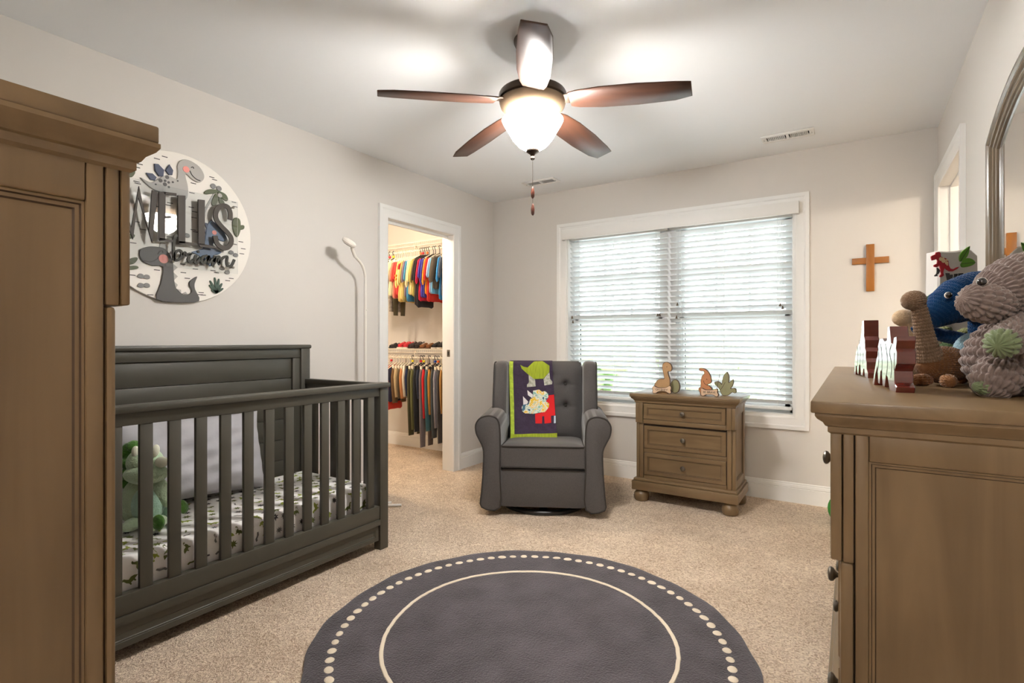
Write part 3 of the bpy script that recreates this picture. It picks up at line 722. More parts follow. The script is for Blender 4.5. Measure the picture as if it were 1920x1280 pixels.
def case(name, label, cat, loc, rz, w, d, h, rows, zstep, feet=.112, side=(1, -1), mv=None, mx=None, ov=.033, st=(.0165, .036, .059)):
    """w,d are the top slab's; rows = [(z0,z1,[columns],knobs)]"""
    t = thing(name, label, cat, loc, rz)
    bw = w / 2 - ov; yf = -d / 2 + ov; yb = d / 2 - .004
    zt = h - .060
    # top slab and crown
    MB().box(-w / 2, w / 2, -d / 2, d / 2, h - .024, h, .003).build('top', mx, t)
    pf = [(.026, h - .024), (.026, h - .030), (.022, h - .036), (.013, h - .043), (.009, h - .050), (.005, h - .052), (.005, h - .062), (0, h - .066)]
    P = []; F = []
    for o_, z in pf:
        P += [(-bw - o_, yb, z), (-bw - o_, yf - o_, z), (bw + o_, yf - o_, z), (bw + o_, yb, z)]
    for i in range(len(pf) - 1):
        for k in range(3): F.append((i * 4 + k, i * 4 + k + 1, i * 4 + 5 + k, i * 4 + 4 + k))
    MB().add(P, F).build('crown_moulding', mx, t, smooth=30)
    z0 = feet + .072
    # carcass core and back
    MB().box(-bw + .02, bw - .02, yf + .024, yb, z0, zt).build('carcass', M_groove, t)
    # plinth with moulded lip
    pl = MB(); pl.box(-bw - .022, bw + .022, yf - .022, yb, feet - .006, feet + .056, .005)
    pl.box(-bw - .012, bw + .012, yf - .012, yb, feet + .056, feet + .074, .006)
    pl.build('plinth', mx, t)
    for sx in (-1, 1):
        for yy in (yf + .028, yb - .050):
            MB().lathe([(.040, 0), (.048, .006), (.053, .030), (.050, .052), (.040, .066), (.030, .074), (.028, .084), (.036, .092), (.038, feet - .004)], 24, T(sx * (bw - .034), yy, 0)).build('bun_foot', mv, t)
        # side: three strips, stile, rails, recessed panel, back stile
        def strip(nm, ya, yb_, za, zb, o=0.0, bv=.003, m=mv):
            xa, xb = (bw - .022, bw + o)
            return MB().box(sx * xa, sx * xb, ya, yb_, za, zb, bv).build(nm, m, t)
        strip('side_upper_strip', yf, yf + st[0] - .001, zstep, zt)
        strip('side_lower_strip', yf + .016, yf + st[1] - .001, z0, zstep - .002, 0, .006)
        strip('side_strip', yf + st[0] + .001, yf + st[1] - .001, zstep - .001, zt)
        strip('side_stile', yf + st[1] + .001, yf + st[2], z0, zt)
        strip('side_back_stile', yb - .060, yb, z0, zt)
        strip('side_rail', yf + st[2] + .0005, yb - .0605, zt - .055, zt)
        strip('side_rail', yf + st[2] + .0005, yb - .0605, z0, z0 + .055)
        m = MB()
        Ms = T(sx * bw, 0, 0) @ Matrix.Rotation(R(90 * sx), 4, 'Z')
        # panel with moulding steps (in local: x across depth)
        ya, yc = yf + st[2], yb - .060
        xs = (ya, yc) if sx > 0 else (-yc, -ya)
        framed(m, xs[0], xs[1], z0 + .055, zt - .055, .0035, .015, .004, .006, Ms, bev=.001)
        m.build('side_panel', [mv, M_glaze], t)
        # front pilasters
        xi = sx * (bw - .052)
        MB().box(xi, sx * (bw - .0225), yf - .001, yf + .024, zstep, zt, .002).build('pilaster_upper', mv, t)
        MB().box(xi, sx * (bw - .0225), yf + .015, yf + .030, z0, zstep - .001, .004).build('pilaster_lower', mv, t)
    xw = bw - .054
    # rails between rows
    MB().box(-xw, xw, yf + .004, yf + .026, rows[0][1] + .002, zt, .001).build('front_rail', mx, t)
    MB().box(-xw, xw, yf + .002, yf + .026, zstep - .004, rows[0][0] - .002, .002).build('front_rail', mx, t)
    for i in range(1, len(rows)):
        lo = rows[i + 1][1] + .002 if i + 1 < len(rows) else z0
        hi = rows[i][0] - .002
        if hi - lo > .003:
            MB().box(-xw, xw, yf + .018, yf + .030, lo, hi, .001).build('front_rail', mx, t)
    for i, (za, zb, n, kn) in enumerate(rows):
        off = 0 if i == 0 else .013
        cw = 2 * xw / n
        for c_ in range(n):
            xa = -xw + c_ * cw + .003; xb = xa + cw - .006
            m = framed(MB(), xa, xb, za, zb, yf + off - .001, .018, .026)
            dr = m.build('drawer', [mx, M_glaze], t)
            for k in range(kn):
                xx = xa + (xb - xa) * (k + .5) / kn if kn == 1 else xa + (xb - xa) * (.22 if k == 0 else .78)
                knob(dr, xx, yf + off + .004, (za + zb) / 2)
    return t
# nightstand under the window
case('nightstand', 'small three drawer wooden nightstand on bun feet under the window', 'nightstand', (1.930, -.375, 0), 0, .724, .405, .755,
     [(.577, .684, 1, 1), (.372, .530, 1, 1), (.186, .340, 1, 1)], .549, .086, mv=M_woodv, mx=M_woodx)
# dresser along the right wall: local +x is its near end
case('dresser', 'long low wooden dresser with a mirror behind, topped with knitted toys', 'dresser', (3.0475, -2.146, 0), R(-90), 1.644, .455, 1.006,
     [(.745, .925, 3, 1), (.470, .690, 2, 2), (.215, .450, 2, 2)], .690, .125, mv=M_woodv, mx=M_woodx, st=(.020, .040, .063))
# tall chest in the near left corner: local -x is the side seen
case('chest_of_drawers', 'tall wooden chest whose panelled side fills the near left edge', 'chest of drawers', (1.600, -4.0375, 0), R(180), .97, .455, 1.419,
     [(1.185, 1.345, 2, 1), (.945, 1.150, 1, 2), (.700, .920, 1, 2), (.455, .680, 1, 2), (.215, .435, 1, 2)], 1.172, .125, mv=M_woodv, mx=M_woodx, ov=.025, st=(.012, .0295, .050))
t = thing('wooden_figure', 'small orange brown rounded figure barely visible on top of the chest', 'toy', (1.98, -3.93, 1.419))
MB().ell((0, 0, .010), (.022, .016, .010), seg=16, rings=8).build('body', mat('orange_wood', hexc(150, 92, 56), .5), t)

# ================================================================== MIRROR
mt = thing('dresser_mirror', 'arched wall mirror in a stepped wood frame behind the dresser', 'mirror', (3.300, -2.100, 1.02))
M_mirror = mat('mirror_glass', (.90, .91, .90), .01, 1.0)
Mf = frame((.031, 0, 0), (0, 1, 0), (0, 0, 1), (-1, 0, 0))  # u along +y, w toward the room
hw_, hs, rise = .520, .825, .120
def arch(d, n=24):
    """outline from bottom far (+y) up, over, and down; inset by d"""
    a = hw_ - d
    Rr = (hw_ ** 2 + rise ** 2) / (2 * rise)
    cz = hs + rise - Rr
    r_ = Rr - d
    th = math.asin(a / r_)
    pts = [(a, .0)]
    for i in range(n + 1):
        q = th - 2 * th * i / n
        pts.append((r_ * math.sin(q), cz + r_ * math.cos(q)))
    pts.append((-a, .0))
    return pts
prof = [(0, 0), (0, .050), (.004, .055), (.016, .055), (.020, .050), (.024, .044), (.036, .046), (.044, .042), (.048, .032), (.062, .034), (.070, .030), (.074, .020), (.086, .018), (.090, .010), (.090, .004)]
prof = [(q_[0] * .70, q_[1] * .55) for q_ in prof]
rings = [arch(d_) for d_, w_ in prof]
n = len(rings[0])
def frame_piece(i0, i1, name):
    P = []; F = []
    for (d_, w_), rg in zip(prof, rings):
        P += [(p[0], p[1], w_) for p in rg[i0:i1 + 1]]
    k = i1 - i0 + 1
    for a in range(len(prof) - 1):
        for i in range(k - 1): F.append((a * k + i, a * k + i + 1, (a + 1) * k + i + 1, (a + 1) * k + i))
    F.append(tuple(a * k for a in range(len(prof)))); F.append(tuple(a * k + k - 1 for a in range(len(prof))))
    return MB().add(P, F, Mf).build(name, M_mframe, mt, smooth=40)
M_mframe = wood('mirror_frame_wood', hexc(92, 78, 62), hexc(126, 110, 90), 'z', .22)
frame_piece(0, 1, 'frame_side'); frame_piece(n - 2, n - 1, 'frame_side'); frame_piece(1, n - 2, 'frame_arch')
gpoly = arch(.058)
P = [(p[0], p[1], .0048) for p in gpoly]
MB().add(P, [tuple(range(len(P)))], Mf).build('mirror_glass', M_mirror, mt)
MB().prism(arch(.002), .0005, .0035, Mf).build('back_board', M_groove, mt)
MB().box(.001, .030, -.52, .52, -.010, .004, .002).build('bottom_rail', M_mframe, mt)

# ================================================================== CRIB
CY0, CY1 = -3.520, -2.098
crib = thing('crib', 'dark grey green slatted crib against the left wall', 'crib', (.40, (CY0 + CY1) / 2, 0))
CO = (.40, (CY0 + CY1) / 2, 0)
def cpart(name, mb, parent=crib, m=M_crib): return mb.build(name, m, parent, off=CO)
for y0_, y1_ in ((CY0, CY0 + .058), (CY1 - .058, CY1)):
    cpart('front_post', MB().box(.712, .762, y0_, y1_, 0, .872, .004))
cpart('top_rail', MB().box(.706, .775, CY0 - .002, CY1 + .004, .872, .897, .004))
cpart('upper_rail', MB().box(.722, .754, CY0 + .058, CY1 - .058, .826, .872, .002))
slat_me = None
for k in range(14):
    yc = -2.209 - .0963 * k
    if slat_me is None:
        s = MB().box(-.009, .009, -.0218, .0218, 0, .592, .003).build('slat', M_crib, crib); slat_me = s.data
    else:
        s = bpy.data.objects.new('slat', slat_me); COL.objects.link(s); s.parent = crib
    s.location = (.741 - CO[0], yc - CO[1], .236)
cpart('lower_rail', MB().box(.722, .758, CY0 + .058, CY1 - .058, .168, .238, .003))
cpart('rail_lip', MB().box(.722, .764, CY0 + .058, CY1 - .058, .136, .167, .003))
m = MB()
Mfr = T(.752, 0, 0) @ Matrix.Rotation(R(90), 4, 'Z')
framed(m, CY0 + .058, CY1 - .060, .052, .134, 0, .022, .022, .006, Mfr, bev=.002)
cpart('front_apron', m, m=[M_crib, M_crib])
# far end and near end
for y0_, y1_ in ((CY0 + .004, CY0 + .030), (CY1 - .034, CY1 - .004)):
    cpart('end_rail', MB().box(.085, .712, y0_ - .004, y1_ + .004, .862, .893, .003))
    cpart('end_rail', MB().box(.085, .712, y0_, y1_, .795, .862, .003))
    cpart('end_rail', MB().box(.085, .712, y0_, y1_, .080, .240, .003))
    cpart('end_stile', MB().box(.600, .714, y0_, y1_, .240, .800, .003))
    for q in range(5):
        x = .155 + q * .093
        cpart('end_slat', MB().box(x - .028, x + .028, y0_ + .004, y1_ - .004, .240, .796, .003))
for x_, z_ in ((.655, .445), (.672, .402), (.652, .360), (.668, .330), (.655, .560)):
    cpart('hole_disc', MB().lathe([(.006, 0), (.005, .0015), (0, .002)], 10, T(x_, CY1 - .034, z_) @ Matrix.Rotation(R(90), 4, 'X')), m=M_black)  # black discs stand in for the dark of the hardware holes
# headboard with posts, cap, frame and planks
for y0_, y1_ in ((CY0, CY0 + .062), (CY1 - .062, CY1)):
    cpart('back_post', MB().box(.030, .092, y0_, y1_, 0, 1.078, .006))
cpart('headboard_cap', MB().box(.022, .100, CY0 - .004, CY1 + .006, 1.076, 1.100, .008))
cpart('headboard_rail', MB().box(.044, .080, CY0 + .062, CY1 - .062, 1.022, 1.078, .003))
cpart('headboard_stile', MB().box(.044, .080, CY1 - .112, CY1 - .063, .20, 1.021, .003))
cpart('headboard_stile', MB().box(.044, .080, CY0 + .063, CY0 + .112, .20, 1.021, .003))
zz = 1.021
for hgt in (.120, .120, .120, .120, .120, .120, .100):
    cpart('headboard_plank', MB().box(.046, .066, CY0 + .113, CY1 - .113, zz - hgt + .002, zz, .003)); zz -= hgt
cpart('mattress_support', MB().box(.09, .715, CY0 + .035, CY1 - .04, .175, .195))

# ================================================================== RUG
RX, RY, RR = 1.860, -2.445, .800
rug = thing('round_rug', 'round charcoal rug with a cream ring and a border of dots', 'rug', (RX, RY, 0))
M_rug = mat('charcoal_rug', hexc(84, 78, 82), .95, spec=.1, noise_amt=.30, nscale=7, bump=1.0, bscale=150, bdist=.010, sheen=.3, detail=12)
M_rugc = mat('cream_rug_pile', hexc(226, 212, 190), .95, spec=.1, bump=.6, bscale=150)
rp = []
for i in range(120):
    a = 2 * PI * i / 120
    rp.append(RR + .004 * math.sin(a * 9) + .003 * math.sin(a * 23 + 1))
P = []; F = []
for q, z in ((1.0, .001), (1.004, .010), (.992, .017), (.96, .0185)):
    for i in range(120):
        a = 2 * PI * i / 120
        P.append((rp[i] * q * math.cos(a), rp[i] * q * math.sin(a), z))
for k in range(3):
    for i in range(120):
        F.append((k * 120 + i, k * 120 + (i + 1) % 120, (k + 1) * 120 + (i + 1) % 120, (k + 1) * 120 + i))
F.append(tuple(range(360, 480))); F.append(tuple(reversed(range(120))))
MB().add(P, F).build('pile', M_rug, rug, smooth=60)
m = MB()
P = []; F = []
r3 = random.Random(3)
nr = 160
for i in range(nr):
    a = 2 * PI * i / nr
    c_ = .538 + .003 * math.sin(a * 5) + r3.uniform(-.0012, .0012)
    for dr, z in ((-.0085, .017), (-.006, .0212), (.006, .0212), (.0085, .017)):
        P.append(((c_ + dr) * math.cos(a), (c_ + dr) * math.sin(a), z))
for i in range(nr):
    for k in range(3):
        F.append((i * 4 + k, i * 4 + k + 1, ((i + 1) % nr) * 4 + k + 1, ((i + 1) % nr) * 4 + k))
m.add(P, F).build('ring', M_rugc, rug)
dme = None
for i in range(80):
    a = 2 * PI * (i + .3) / 80
    if dme is None:
        dd = MB().ell((0, 0, 0), (.0155, .0195, .0042), seg=14, rings=6).build('dot', M_rugc, rug); dme = dd.data
    else:
        dd = bpy.data.objects.new('dot', dme); COL.objects.link(dd); dd.parent = rug
    dd.location = (.7135 * math.cos(a), .7135 * math.sin(a), .0185)
    dd.rotation_euler = (0, 0, a + r3.uniform(-.3, .3))
    k_ = r3.uniform(.86, 1.1); dd.scale = (k_, r3.uniform(.86, 1.1), 1)

# ================================================================== ARMCHAIR
M_fab = mat('charcoal_upholstery', hexc(84, 80, 78), .9, spec=.2, noise_amt=.10, nscale=220, bump=.25, bscale=420, sheen=.25)
M_fab2 = mat('charcoal_piping', hexc(62, 58, 55), .85, spec=.2)
AX, AY, AR = 1.042, -.858, R(27.4)
arm_ch = thing('armchair', 'charcoal grey tufted wingback glider armchair with rolled arms', 'armchair', (AX, AY, 0), AR)
FRT = Matrix(((1, 0, 0, 0), (0, 0, 1, 0), (0, 1, 0, 0), (0, 0, 0, 1)))   # (u,v,w) -> x,z,y
armo = smooth_closed([(.270, .055), (.268, .30), (.266, .48), (.272, .585), (.290, .628), (.325, .645), (.3615, .645), (.405, .628), (.432, .585), (.428, .530), (.406, .484), (.386, .441), (.380, .388), (.386, .25), (.394, .15), (.393, .055)], 3)
for sx in (1, -1):
    po = [(sx * p[0], p[1]) for p in armo]
    a_ = MB().prism(po, -.420, .20, FRT, edge=.008).build('arm', M_fab, arm_ch, smooth=45)
    MB().tube([(sx * p[0] * 1.0, -.418, p[1]) for p in inset(armo, .004)], .0055, 6, closed=True).build('piping', M_fab2, a_)
MB().box(-.268, .268, -.402, -.370, .058, .300, .010).build('front_panel', M_fab, arm_ch)
MB().box(-.268, .268, -.40, .24, .10, .285, .01).build('seat_base', M_fab2, arm_ch)
def cushion(u, v):
    # closed pillow: u round the rectangle section, v front-back handled by superellipse
    return None
sc_ = MB()
def seat_top(u, v):
    x = -.264 + .528 * u; y = -.410 + .60 * v
    ed = min(u, 1 - u, v * 1.1, (1 - v) * 1.1)
    z = .449 - .052 * v + .024 * (1 - math.exp(-ed * 14))
    return (x, y, z)
sc_.grid(24, 24, seat_top)
P = [(x, y, z) for (z0_, z1_) in ((.312, .312), (.449, .397)) for (y, z) in ((-.412, z0_), (.19, z1_)) for x in (-.266, .266)]
sc_.add(P, [(0, 2, 3, 1), (0, 1, 5, 4), (2, 6, 7, 3), (0, 4, 6, 2), (1, 3, 7, 5)])
seat = sc_.build('seat_cushion', M_fab, arm_ch, smooth=60)
def rrect(x0, x1, y0, y1, r, z, n=5):
    pts = []
    for cx, cy, a0 in ((x1 - r, y1 - r, 0), (x0 + r, y1 - r, 90), (x0 + r, y0 + r, 180), (x1 - r, y0 + r, 270)):
        for k in range(n + 1):
            t = R(a0 + 90 * k / n); pts.append((cx + r * math.cos(t), cy + r * math.sin(t), z))
    return pts
MB().tube([(p[0], p[1], .449 - .086 * (p[1] + .413)) for p in rrect(-.267, .267, -.413, .19, .02, 0)], .0055, 6, closed=True).build('piping', M_fab2, seat)
MB().tube(rrect(-.267, .267, -.413, .19, .02, .316), .0055, 6, closed=True).build('piping', M_fab2, seat)
# back: tufted cushion leaning back
def yb_(z): return .075 + (z - .45) * .27
TUFT = [(sx * .150, zz) for sx in (-1, 0, 1) for zz in (.615, .800)] + [(sx * .075, .71) for sx in (-1, 1)]
TUFT = [(-.150, .800), (.150, .800), (-.150, .645), (.150, .645), (0, .72), (0, .88), (0, .56)]
def tuft(x, z):
    d = 0
    for tx, tz in TUFT:
        dx, dz = x - tx, z - tz
        rr = math.sqrt(dx * dx + dz * dz)
        d += .036 * math.exp(-(rr / .024) ** 2) + .026 * math.exp(-(rr / .055) ** 2)
        # pleat running sideways and downward from each button
        d += .012 * math.exp(-(abs(dz + .10 * abs(dx)) / .009) ** 2) * math.exp(-(abs(dx) / .075) ** 2)
    return d
def back_front(u, v):
    x = (-1 + 2 * u); z = v
    e = (1 - abs(x) ** 5) * (1 - abs(2 * z - 1) ** 6)
    wd = .283 - .012 * v - .02 * abs(2 * v - 1) ** 8
    X = x * wd; Z = .39 + .578 * v
    return (X, yb_(Z) + .085 - .10 * e + tuft(X, Z), Z)
bk = MB()
bk.grid(72, 72, back_front)
bk.grid(30, 30, lambda u, v: ((-1 + 2 * u) * .27, yb_(.40 + .56 * v) + .10, .40 + .56 * v))
back = bk.build('back_cushion', M_fab, arm_ch, smooth=180)
for tx, tz in TUFT[:4] + TUFT[4:6]:
    MB().ell((tx, yb_(tz) + .034, tz), (.011, .006, .011), seg=12, rings=6).build('button', M_fab2, back)
# outer back shell
MB().prism(smooth_closed([(-.36, .10), (.36, .10), (.362, .5), (.350, .80), (.325, .925), (.25, .955), (0, .962), (-.25, .955), (-.325, .925), (-.350, .80), (-.362, .5)], 4), 0, .075, T(0, .205, 0) @ Matrix.Rotation(R(-13), 4, 'X') @ FRT, edge=.02).build('back_shell', M_fab, arm_ch, smooth=60)
# wings: padded, seen from the front as tall rounded slabs
SID = Matrix(((0, 0, 1, 0), (1, 0, 0, 0), (0, 1, 0, 0), (0, 0, 0, 1)))   # (u,v,w) -> y,z,x
wing = smooth_closed([(.02, .50), (-.035, .60), (-.020, .72), (.030, .84), (.060, .93), (.105, .968), (.20, .972), (.28, .95), (.30, .80), (.26, .60), (.20, .48)], 5)
for sx in (1, -1):
    m = MB()
    rings = []
    for (d_, w_) in ((.030, 0), (.012, .007), (.002, .020), (0, .045), (.002, .072), (.012, .088), (.034, .096)):
        pl = inset(wing, d_) if d_ > 0 else wing
        rings.append([(sx * (.278 + w_ + .012 * (p[1] - .9) ), p[0], p[1]) for p in pl])
    n = len(wing); P = [p for r_ in rings for p in r_]; F = [tuple(range(n)), tuple(range(n * 6, n * 7))]
    for k in range(6):
        for i in range(n): F.append((k * n + i, k * n + (i + 1) % n, (k + 1) * n + (i + 1) % n, (k + 1) * n + i))
    wg = m.add(P, F).build('wing', M_fab, arm_ch, smooth=60)
    MB().tube([(sx * (.371 + .012 * (p[1] - .9)), p[0], p[1]) for p in inset(wing, .010)], .0045, 6, closed=True).build('piping', M_fab2, wg)
MB().lathe([(.265, 0), (.285, .004), (.287, .022), (.280, .030), (.262, .030), (.258, .020), (.258, .004), (.265, 0)], 48, T(0, -.10, 0), caps=False).build('swivel_ring', M_black, arm_ch)
MB().lathe([(.045, .004), (.045, .06), (.10, .075), (.12, .11)], 20, T(0, -.10, 0)).box(-.26, .26, -.125, -.075, .006, .022).box(-.025, .025, -.36, .16, .006, .022).build('swivel_post', M_black, arm_ch)

# ------------------------------------------------------------------ quilt over the chair back
M_quilt = mat('aubergine_quilt', hexc(66, 55, 72), .9, spec=.15, noise_amt=.12, nscale=30, bump=.7, bscale=70, bdist=.006)
M_qgreen = mat('olive_corduroy', hexc(152, 166, 34), .85, noise_amt=.18, nscale=14, stretch=(9, 1, 1), bump=.3, bscale=60)
M_qgreen2 = mat('lime_binding', hexc(170, 190, 60), .85, noise_amt=.25, nscale=40, bump=.3)
M_qgrey = mat('speckled_cotton', hexc(205, 202, 190), .9, noise_amt=.2, nscale=60, col2=hexc(150, 150, 132))
M_qwhite = mat('white_cotton', hexc(226, 220, 218), .9)
M_qred = mat('red_cotton', hexc(220, 24, 28), .85, bump=.2)
M_tag = mat('pale_tag', hexc(190, 205, 215), .8)
def quilt_floral():
    m = bpy.data.materials.new('floral_cotton'); m.use_nodes = True
    nt = m.node_tree; N = nt.nodes; L = nt.links; b = N['Principled BSDF']; b.inputs['Roughness'].default_value = .9
    tc = N.new('ShaderNodeTexCoord'); nz = N.new('ShaderNodeTexNoise'); nz.inputs['Scale'].default_value = 15; nz.inputs['Detail'].default_value = 2; nz.inputs['Distortion'].default_value = 1.2
    L.new(tc.outputs['Object'], nz.inputs['Vector'])
    cr = N.new('ShaderNodeValToRGB'); e = cr.color_ramp.elements
    cr.color_ramp.interpolation = 'CONSTANT'
    e[0].position = 0; e[0].color = (*hexc(70, 110, 130), 1)
    e[1].position = .38; e[1].color = (*hexc(225, 225, 205), 1)
    for p_, c_ in ((.45, (150, 195, 180)), (.5, (232, 226, 205)), (.56, (236, 196, 60)), (.61, (232, 222, 196)), (.66, (235, 140, 70))):
        q = e.new(p_); q.color = (*hexc(*c_), 1)
    L.new(nz.outputs['Fac'], cr.inputs[0]); L.new(cr.outputs[0], b.inputs['Base Color'])
    return m
M_floral = quilt_floral()
quilt = thing('baby_quilt', 'dark purple patchwork dinosaur quilt draped over the armchair back', 'blanket', (AX, AY, 0), AR)
def drape(x, z, off=0.0):
    """quilt surface: front hangs off the back cushion; past the top it folds over and down behind"""
    top = .968
    if z <= top - .02:
        y = yb_(z) - .028 + .004 * math.sin(x * 31 + z * 9) + .003 * math.sin(z * 40)
        if z < .60: y -= (.60 - z) * .30
        return (x, y - off, z)
    t = min(1.0, (z - (top - .02)) / .10)
    a = t * PI
    yc = yb_(top - .02) - .028 + .065
    return (x, yc - (.065 + off) * math.cos(a), top - .02 + (.022 + off) * math.sin(a))
def patch(poly, off, th=.0022, sub=2):
    """flat appliqué following the drape"""
    bm = bmesh.new()
    vs_ = [bm.verts.new((p[0], p[1], 0)) for p in poly]
    bm.faces.new(vs_)
    bmesh.ops.triangulate(bm, faces=bm.faces[:])
    for _ in range(sub):
        bmesh.ops.subdivide_edges(bm, edges=bm.edges[:], cuts=1, use_grid_fill=False)
        bmesh.ops.triangulate(bm, faces=bm.faces[:])
    bm.normal_update()
    r_ = bmesh.ops.extrude_face_region(bm, geom=bm.faces[:])
    up = [g_ for g_ in r_['geom'] if isinstance(g_, bmesh.types.BMVert)]
    upset = set(up)
    for v_ in bm.verts:
        c_ = drape(v_.co.x, v_.co.y, off + (th if v_ in upset else 0))
        v_.co = Vector(c_)
    bmesh.ops.recalc_face_normals(bm, faces=bm.faces[:])
    mb = MB(); mb.bm(bm)
    return mb
# body: grid over x and unrolled z, two layers
qb = MB()
def qx(u, t):
    zl = .424 + t * (.968 + .08 - .424)
    left = -.2700 if zl > .90 else -.2700 + (.90 - zl) * .058
    right = .050 + max(0, .97 - zl) * .072
    return left + (right - left) * u, zl
qb.grid(30, 60, lambda u, t: drape(*qx(u, t), 0.004))
qb.grid(30, 60, lambda u, t: drape(*qx(u, t), -.006))
def edge_strip(fn, n):
    P = []; F = []
    for i in range(n):
        a_ = fn(i / (n - 1)); P.append(drape(*a_, .004)); P.append(drape(*a_, -.006))
    for i in range(n - 1): F.append((2 * i, 2 * i + 1, 2 * i + 3, 2 * i + 2))
    qb.add(P, F)
edge_strip(lambda t: qx(0, t), 60); edge_strip(lambda t: qx(1, t), 60); edge_strip(lambda t: qx(t, 0), 30); edge_strip(lambda t: qx(t, 1), 30)
qb.grid(30, 12, lambda u, t: (-.26 + .30 * u, yb_(.95) + .105 + .02 * t, .955 - .20 * t))
qb.build('quilt_body', M_quilt, quilt, smooth=60)
def strip_poly():
    L_ = [];
    for i in range(14):
        t = i / 13; x, z = qx(0, t * .88); L_.append((x, z))
    Rr = [(p[0] + .0285, p[1]) for p in L_]
    return L_, Rr
L_, Rr_ = strip_poly()
bm_ = MB()
for i in range(13):
    bm_.grid(3, 4, lambda u, t: drape(L_[i][0] + (L_[i + 1][0] - L_[i][0]) * t + .0285 * u, L_[i][1] + (L_[i + 1][1] - L_[i][1]) * t, .0075))
bm_.build('side_binding', M_qgreen2, quilt, smooth=180)
bm_ = MB()
x0_, z0_ = qx(0, 0); x1_, z1_ = qx(1, 0)
bm_.grid(24, 4, lambda u, t: drape(x0_ + (x1_ - x0_) * u, .422 + .032 * t + .012 * u, .0085))
bm_.build('hem_binding', M_qgreen, quilt, smooth=180)
patch(BL_GREEN, .005).build('green_dinosaur_patch', M_qgreen, quilt)
for q in BL_LEGS: patch(q, .005).build('dinosaur_leg_patch', M_qgrey, quilt)
patch(BL_RED, .005).build('red_body_patch', M_qred, quilt)
patch(BL_HEAD, .0085).build('floral_head_patch', M_floral, quilt)
for q in BL_HORNS: patch(q, .007).build('horn_patch', M_qwhite, quilt)
patch(BL_TAG, .009).build('care_tag', M_tag, quilt)

# ================================================================== BABY MONITOR STAND
ms = thing('baby_monitor', 'white baby monitor camera on a tall gooseneck floor stand behind the crib', 'baby monitor', (.135, -1.700, 0))
MB().tube([(0, 0, .03), (0, 0, 1.50)], .0095, 14).build('pole', M_white, ms)
arcp = smooth_open([(0, 0, 1.50), (.001, -.002, 1.555), (.006, -.018, 1.598), (.020, -.052, 1.632), (.035, -.095, 1.655), (.045, -.125, 1.668)], 6)
MB().tube(arcp, .0085, 12).build('gooseneck', M_white, ms)
Mh = T(.078, -.205, 1.742) @ Matrix.Rotation(R(-25), 4, 'Z') @ Matrix.Rotation(R(-28), 4, 'X') @ Matrix.Rotation(R(22), 4, 'Y')
MB().tube([(.045, -.125, 1.668), (.058, -.155, 1.700), (.066, -.172, 1.722)], [.0105, .0105, .009], 12).build('neck_joint', M_white, ms)
hd = MB().lathe([(.002, -.012), (.030, -.013), (.042, -.008), (.047, .002), (.045, .012), (.034, .020), (.002, .023)], 32, Mh).build('camera_head', M_white, ms)
MB().lathe([(.001, -.0150), (.026, -.0150), (.028, -.0125)], 24, Mh).build('lens_face', M_black, hd)
MB().ell((.012, 0, 1.33), (.006, .004, .004), seg=10, rings=6).build('cable_clip', M_white, ms)
MB().lathe([(.060, .004), (.060, .020), (.052, .028), (.014, .032), (.012, .05)], 28).build('base_hub', M_white, ms)
for dx, dy in ((.185, .150), (.085, .155), (-.05, .12), (.06, -.10)):
    MB().tube([(0, 0, .014), (dx, dy, .012)], .0085, 10).build('base_leg', M_white, ms)

# ================================================================== ROUND NAME SIGN
SG = frame((0, -2.815, 1.695), (0, 1, 0), (0, 0, 1), (1, 0, 0))
sign = thing('round_name_sign', 'round white layered name sign with grey dinosaurs on the left wall', 'sign', (0, -2.815, 1.695))
SO = (0, -2.815, 1.695)
def sp(name, mb, m, parent=sign, **k): return mb.build(name, m, parent, off=SO, **k)
M_sw = mat('sign_white', hexc(236, 230, 221), .55); M_sg = mat('sign_grey', hexc(128, 126, 124), .55); M_sgl = mat('sign_light_grey', hexc(176, 172, 166), .55)
M_sdk = mat('sign_dark_grey', hexc(82, 79, 77), .55); M_snavy = mat('sign_navy', hexc(72, 78, 100), .55); M_sblue = mat('sign_blue', hexc(98, 116, 142), .55)
M_solive = mat('sign_olive', hexc(88, 94, 66), .55); M_spink = mat('sign_pink', hexc(236, 150, 140), .55); M_sbr = mat('sign_letter_brown', hexc(62, 54, 46), .6); M_sname = mat('sign_name_olive', hexc(42, 40, 28), .6)
M_sink = mat('sign_ink', hexc(46, 42, 38), .6); M_sfern = mat('sign_fern_green', hexc(58, 80, 66), .55)
sp('board', MB().prism(disc((0, 0), .380, 72), .003, .016, SG, edge=.002), M_sw, smooth=30)
sp('grey_dinosaur', MB().prism(smooth_closed(SIGN_TOP_DINO, 3), .016, .025, SG, edge=.002), M_sgl)
for q in SIGN_PLATES: sp('back_plate', MB().prism(q, .016, .026, SG, edge=.002), M_snavy)
sp('standing_dinosaur', MB().prism(smooth_closed(SIGN_LOW_DINO, 3), .016, .026, SG, edge=.002), M_sdk)
for q in SIGN_SPIKES: sp('back_spike', MB().prism(q, .016, .022, SG, edge=.001), M_sgl)
sp('blue_dinosaur', MB().prism(smooth_closed(SIGN_BLUE, 3), .016, .024, SG, edge=.002), M_sblue)
for q in SIGN_BLUE_SPIKES: sp('blue_spike', MB().prism(q, .016, .022, SG, edge=.001), M_snavy)
for q, r_, w0 in zip(SIGN_CHEEKS, SIGN_CHEEK_R, (.025, .026, .024)): sp('cheek', MB().prism(disc(q, r_, 20), w0, w0 + .002, SG), M_spink)
for q, w0 in zip(SIGN_SMILES, (.025, .026, .025, .026)): sp('face_line', MB().stroke(smooth_open(q, 5), .004, w0, w0 + .0015, SG), M_sink)
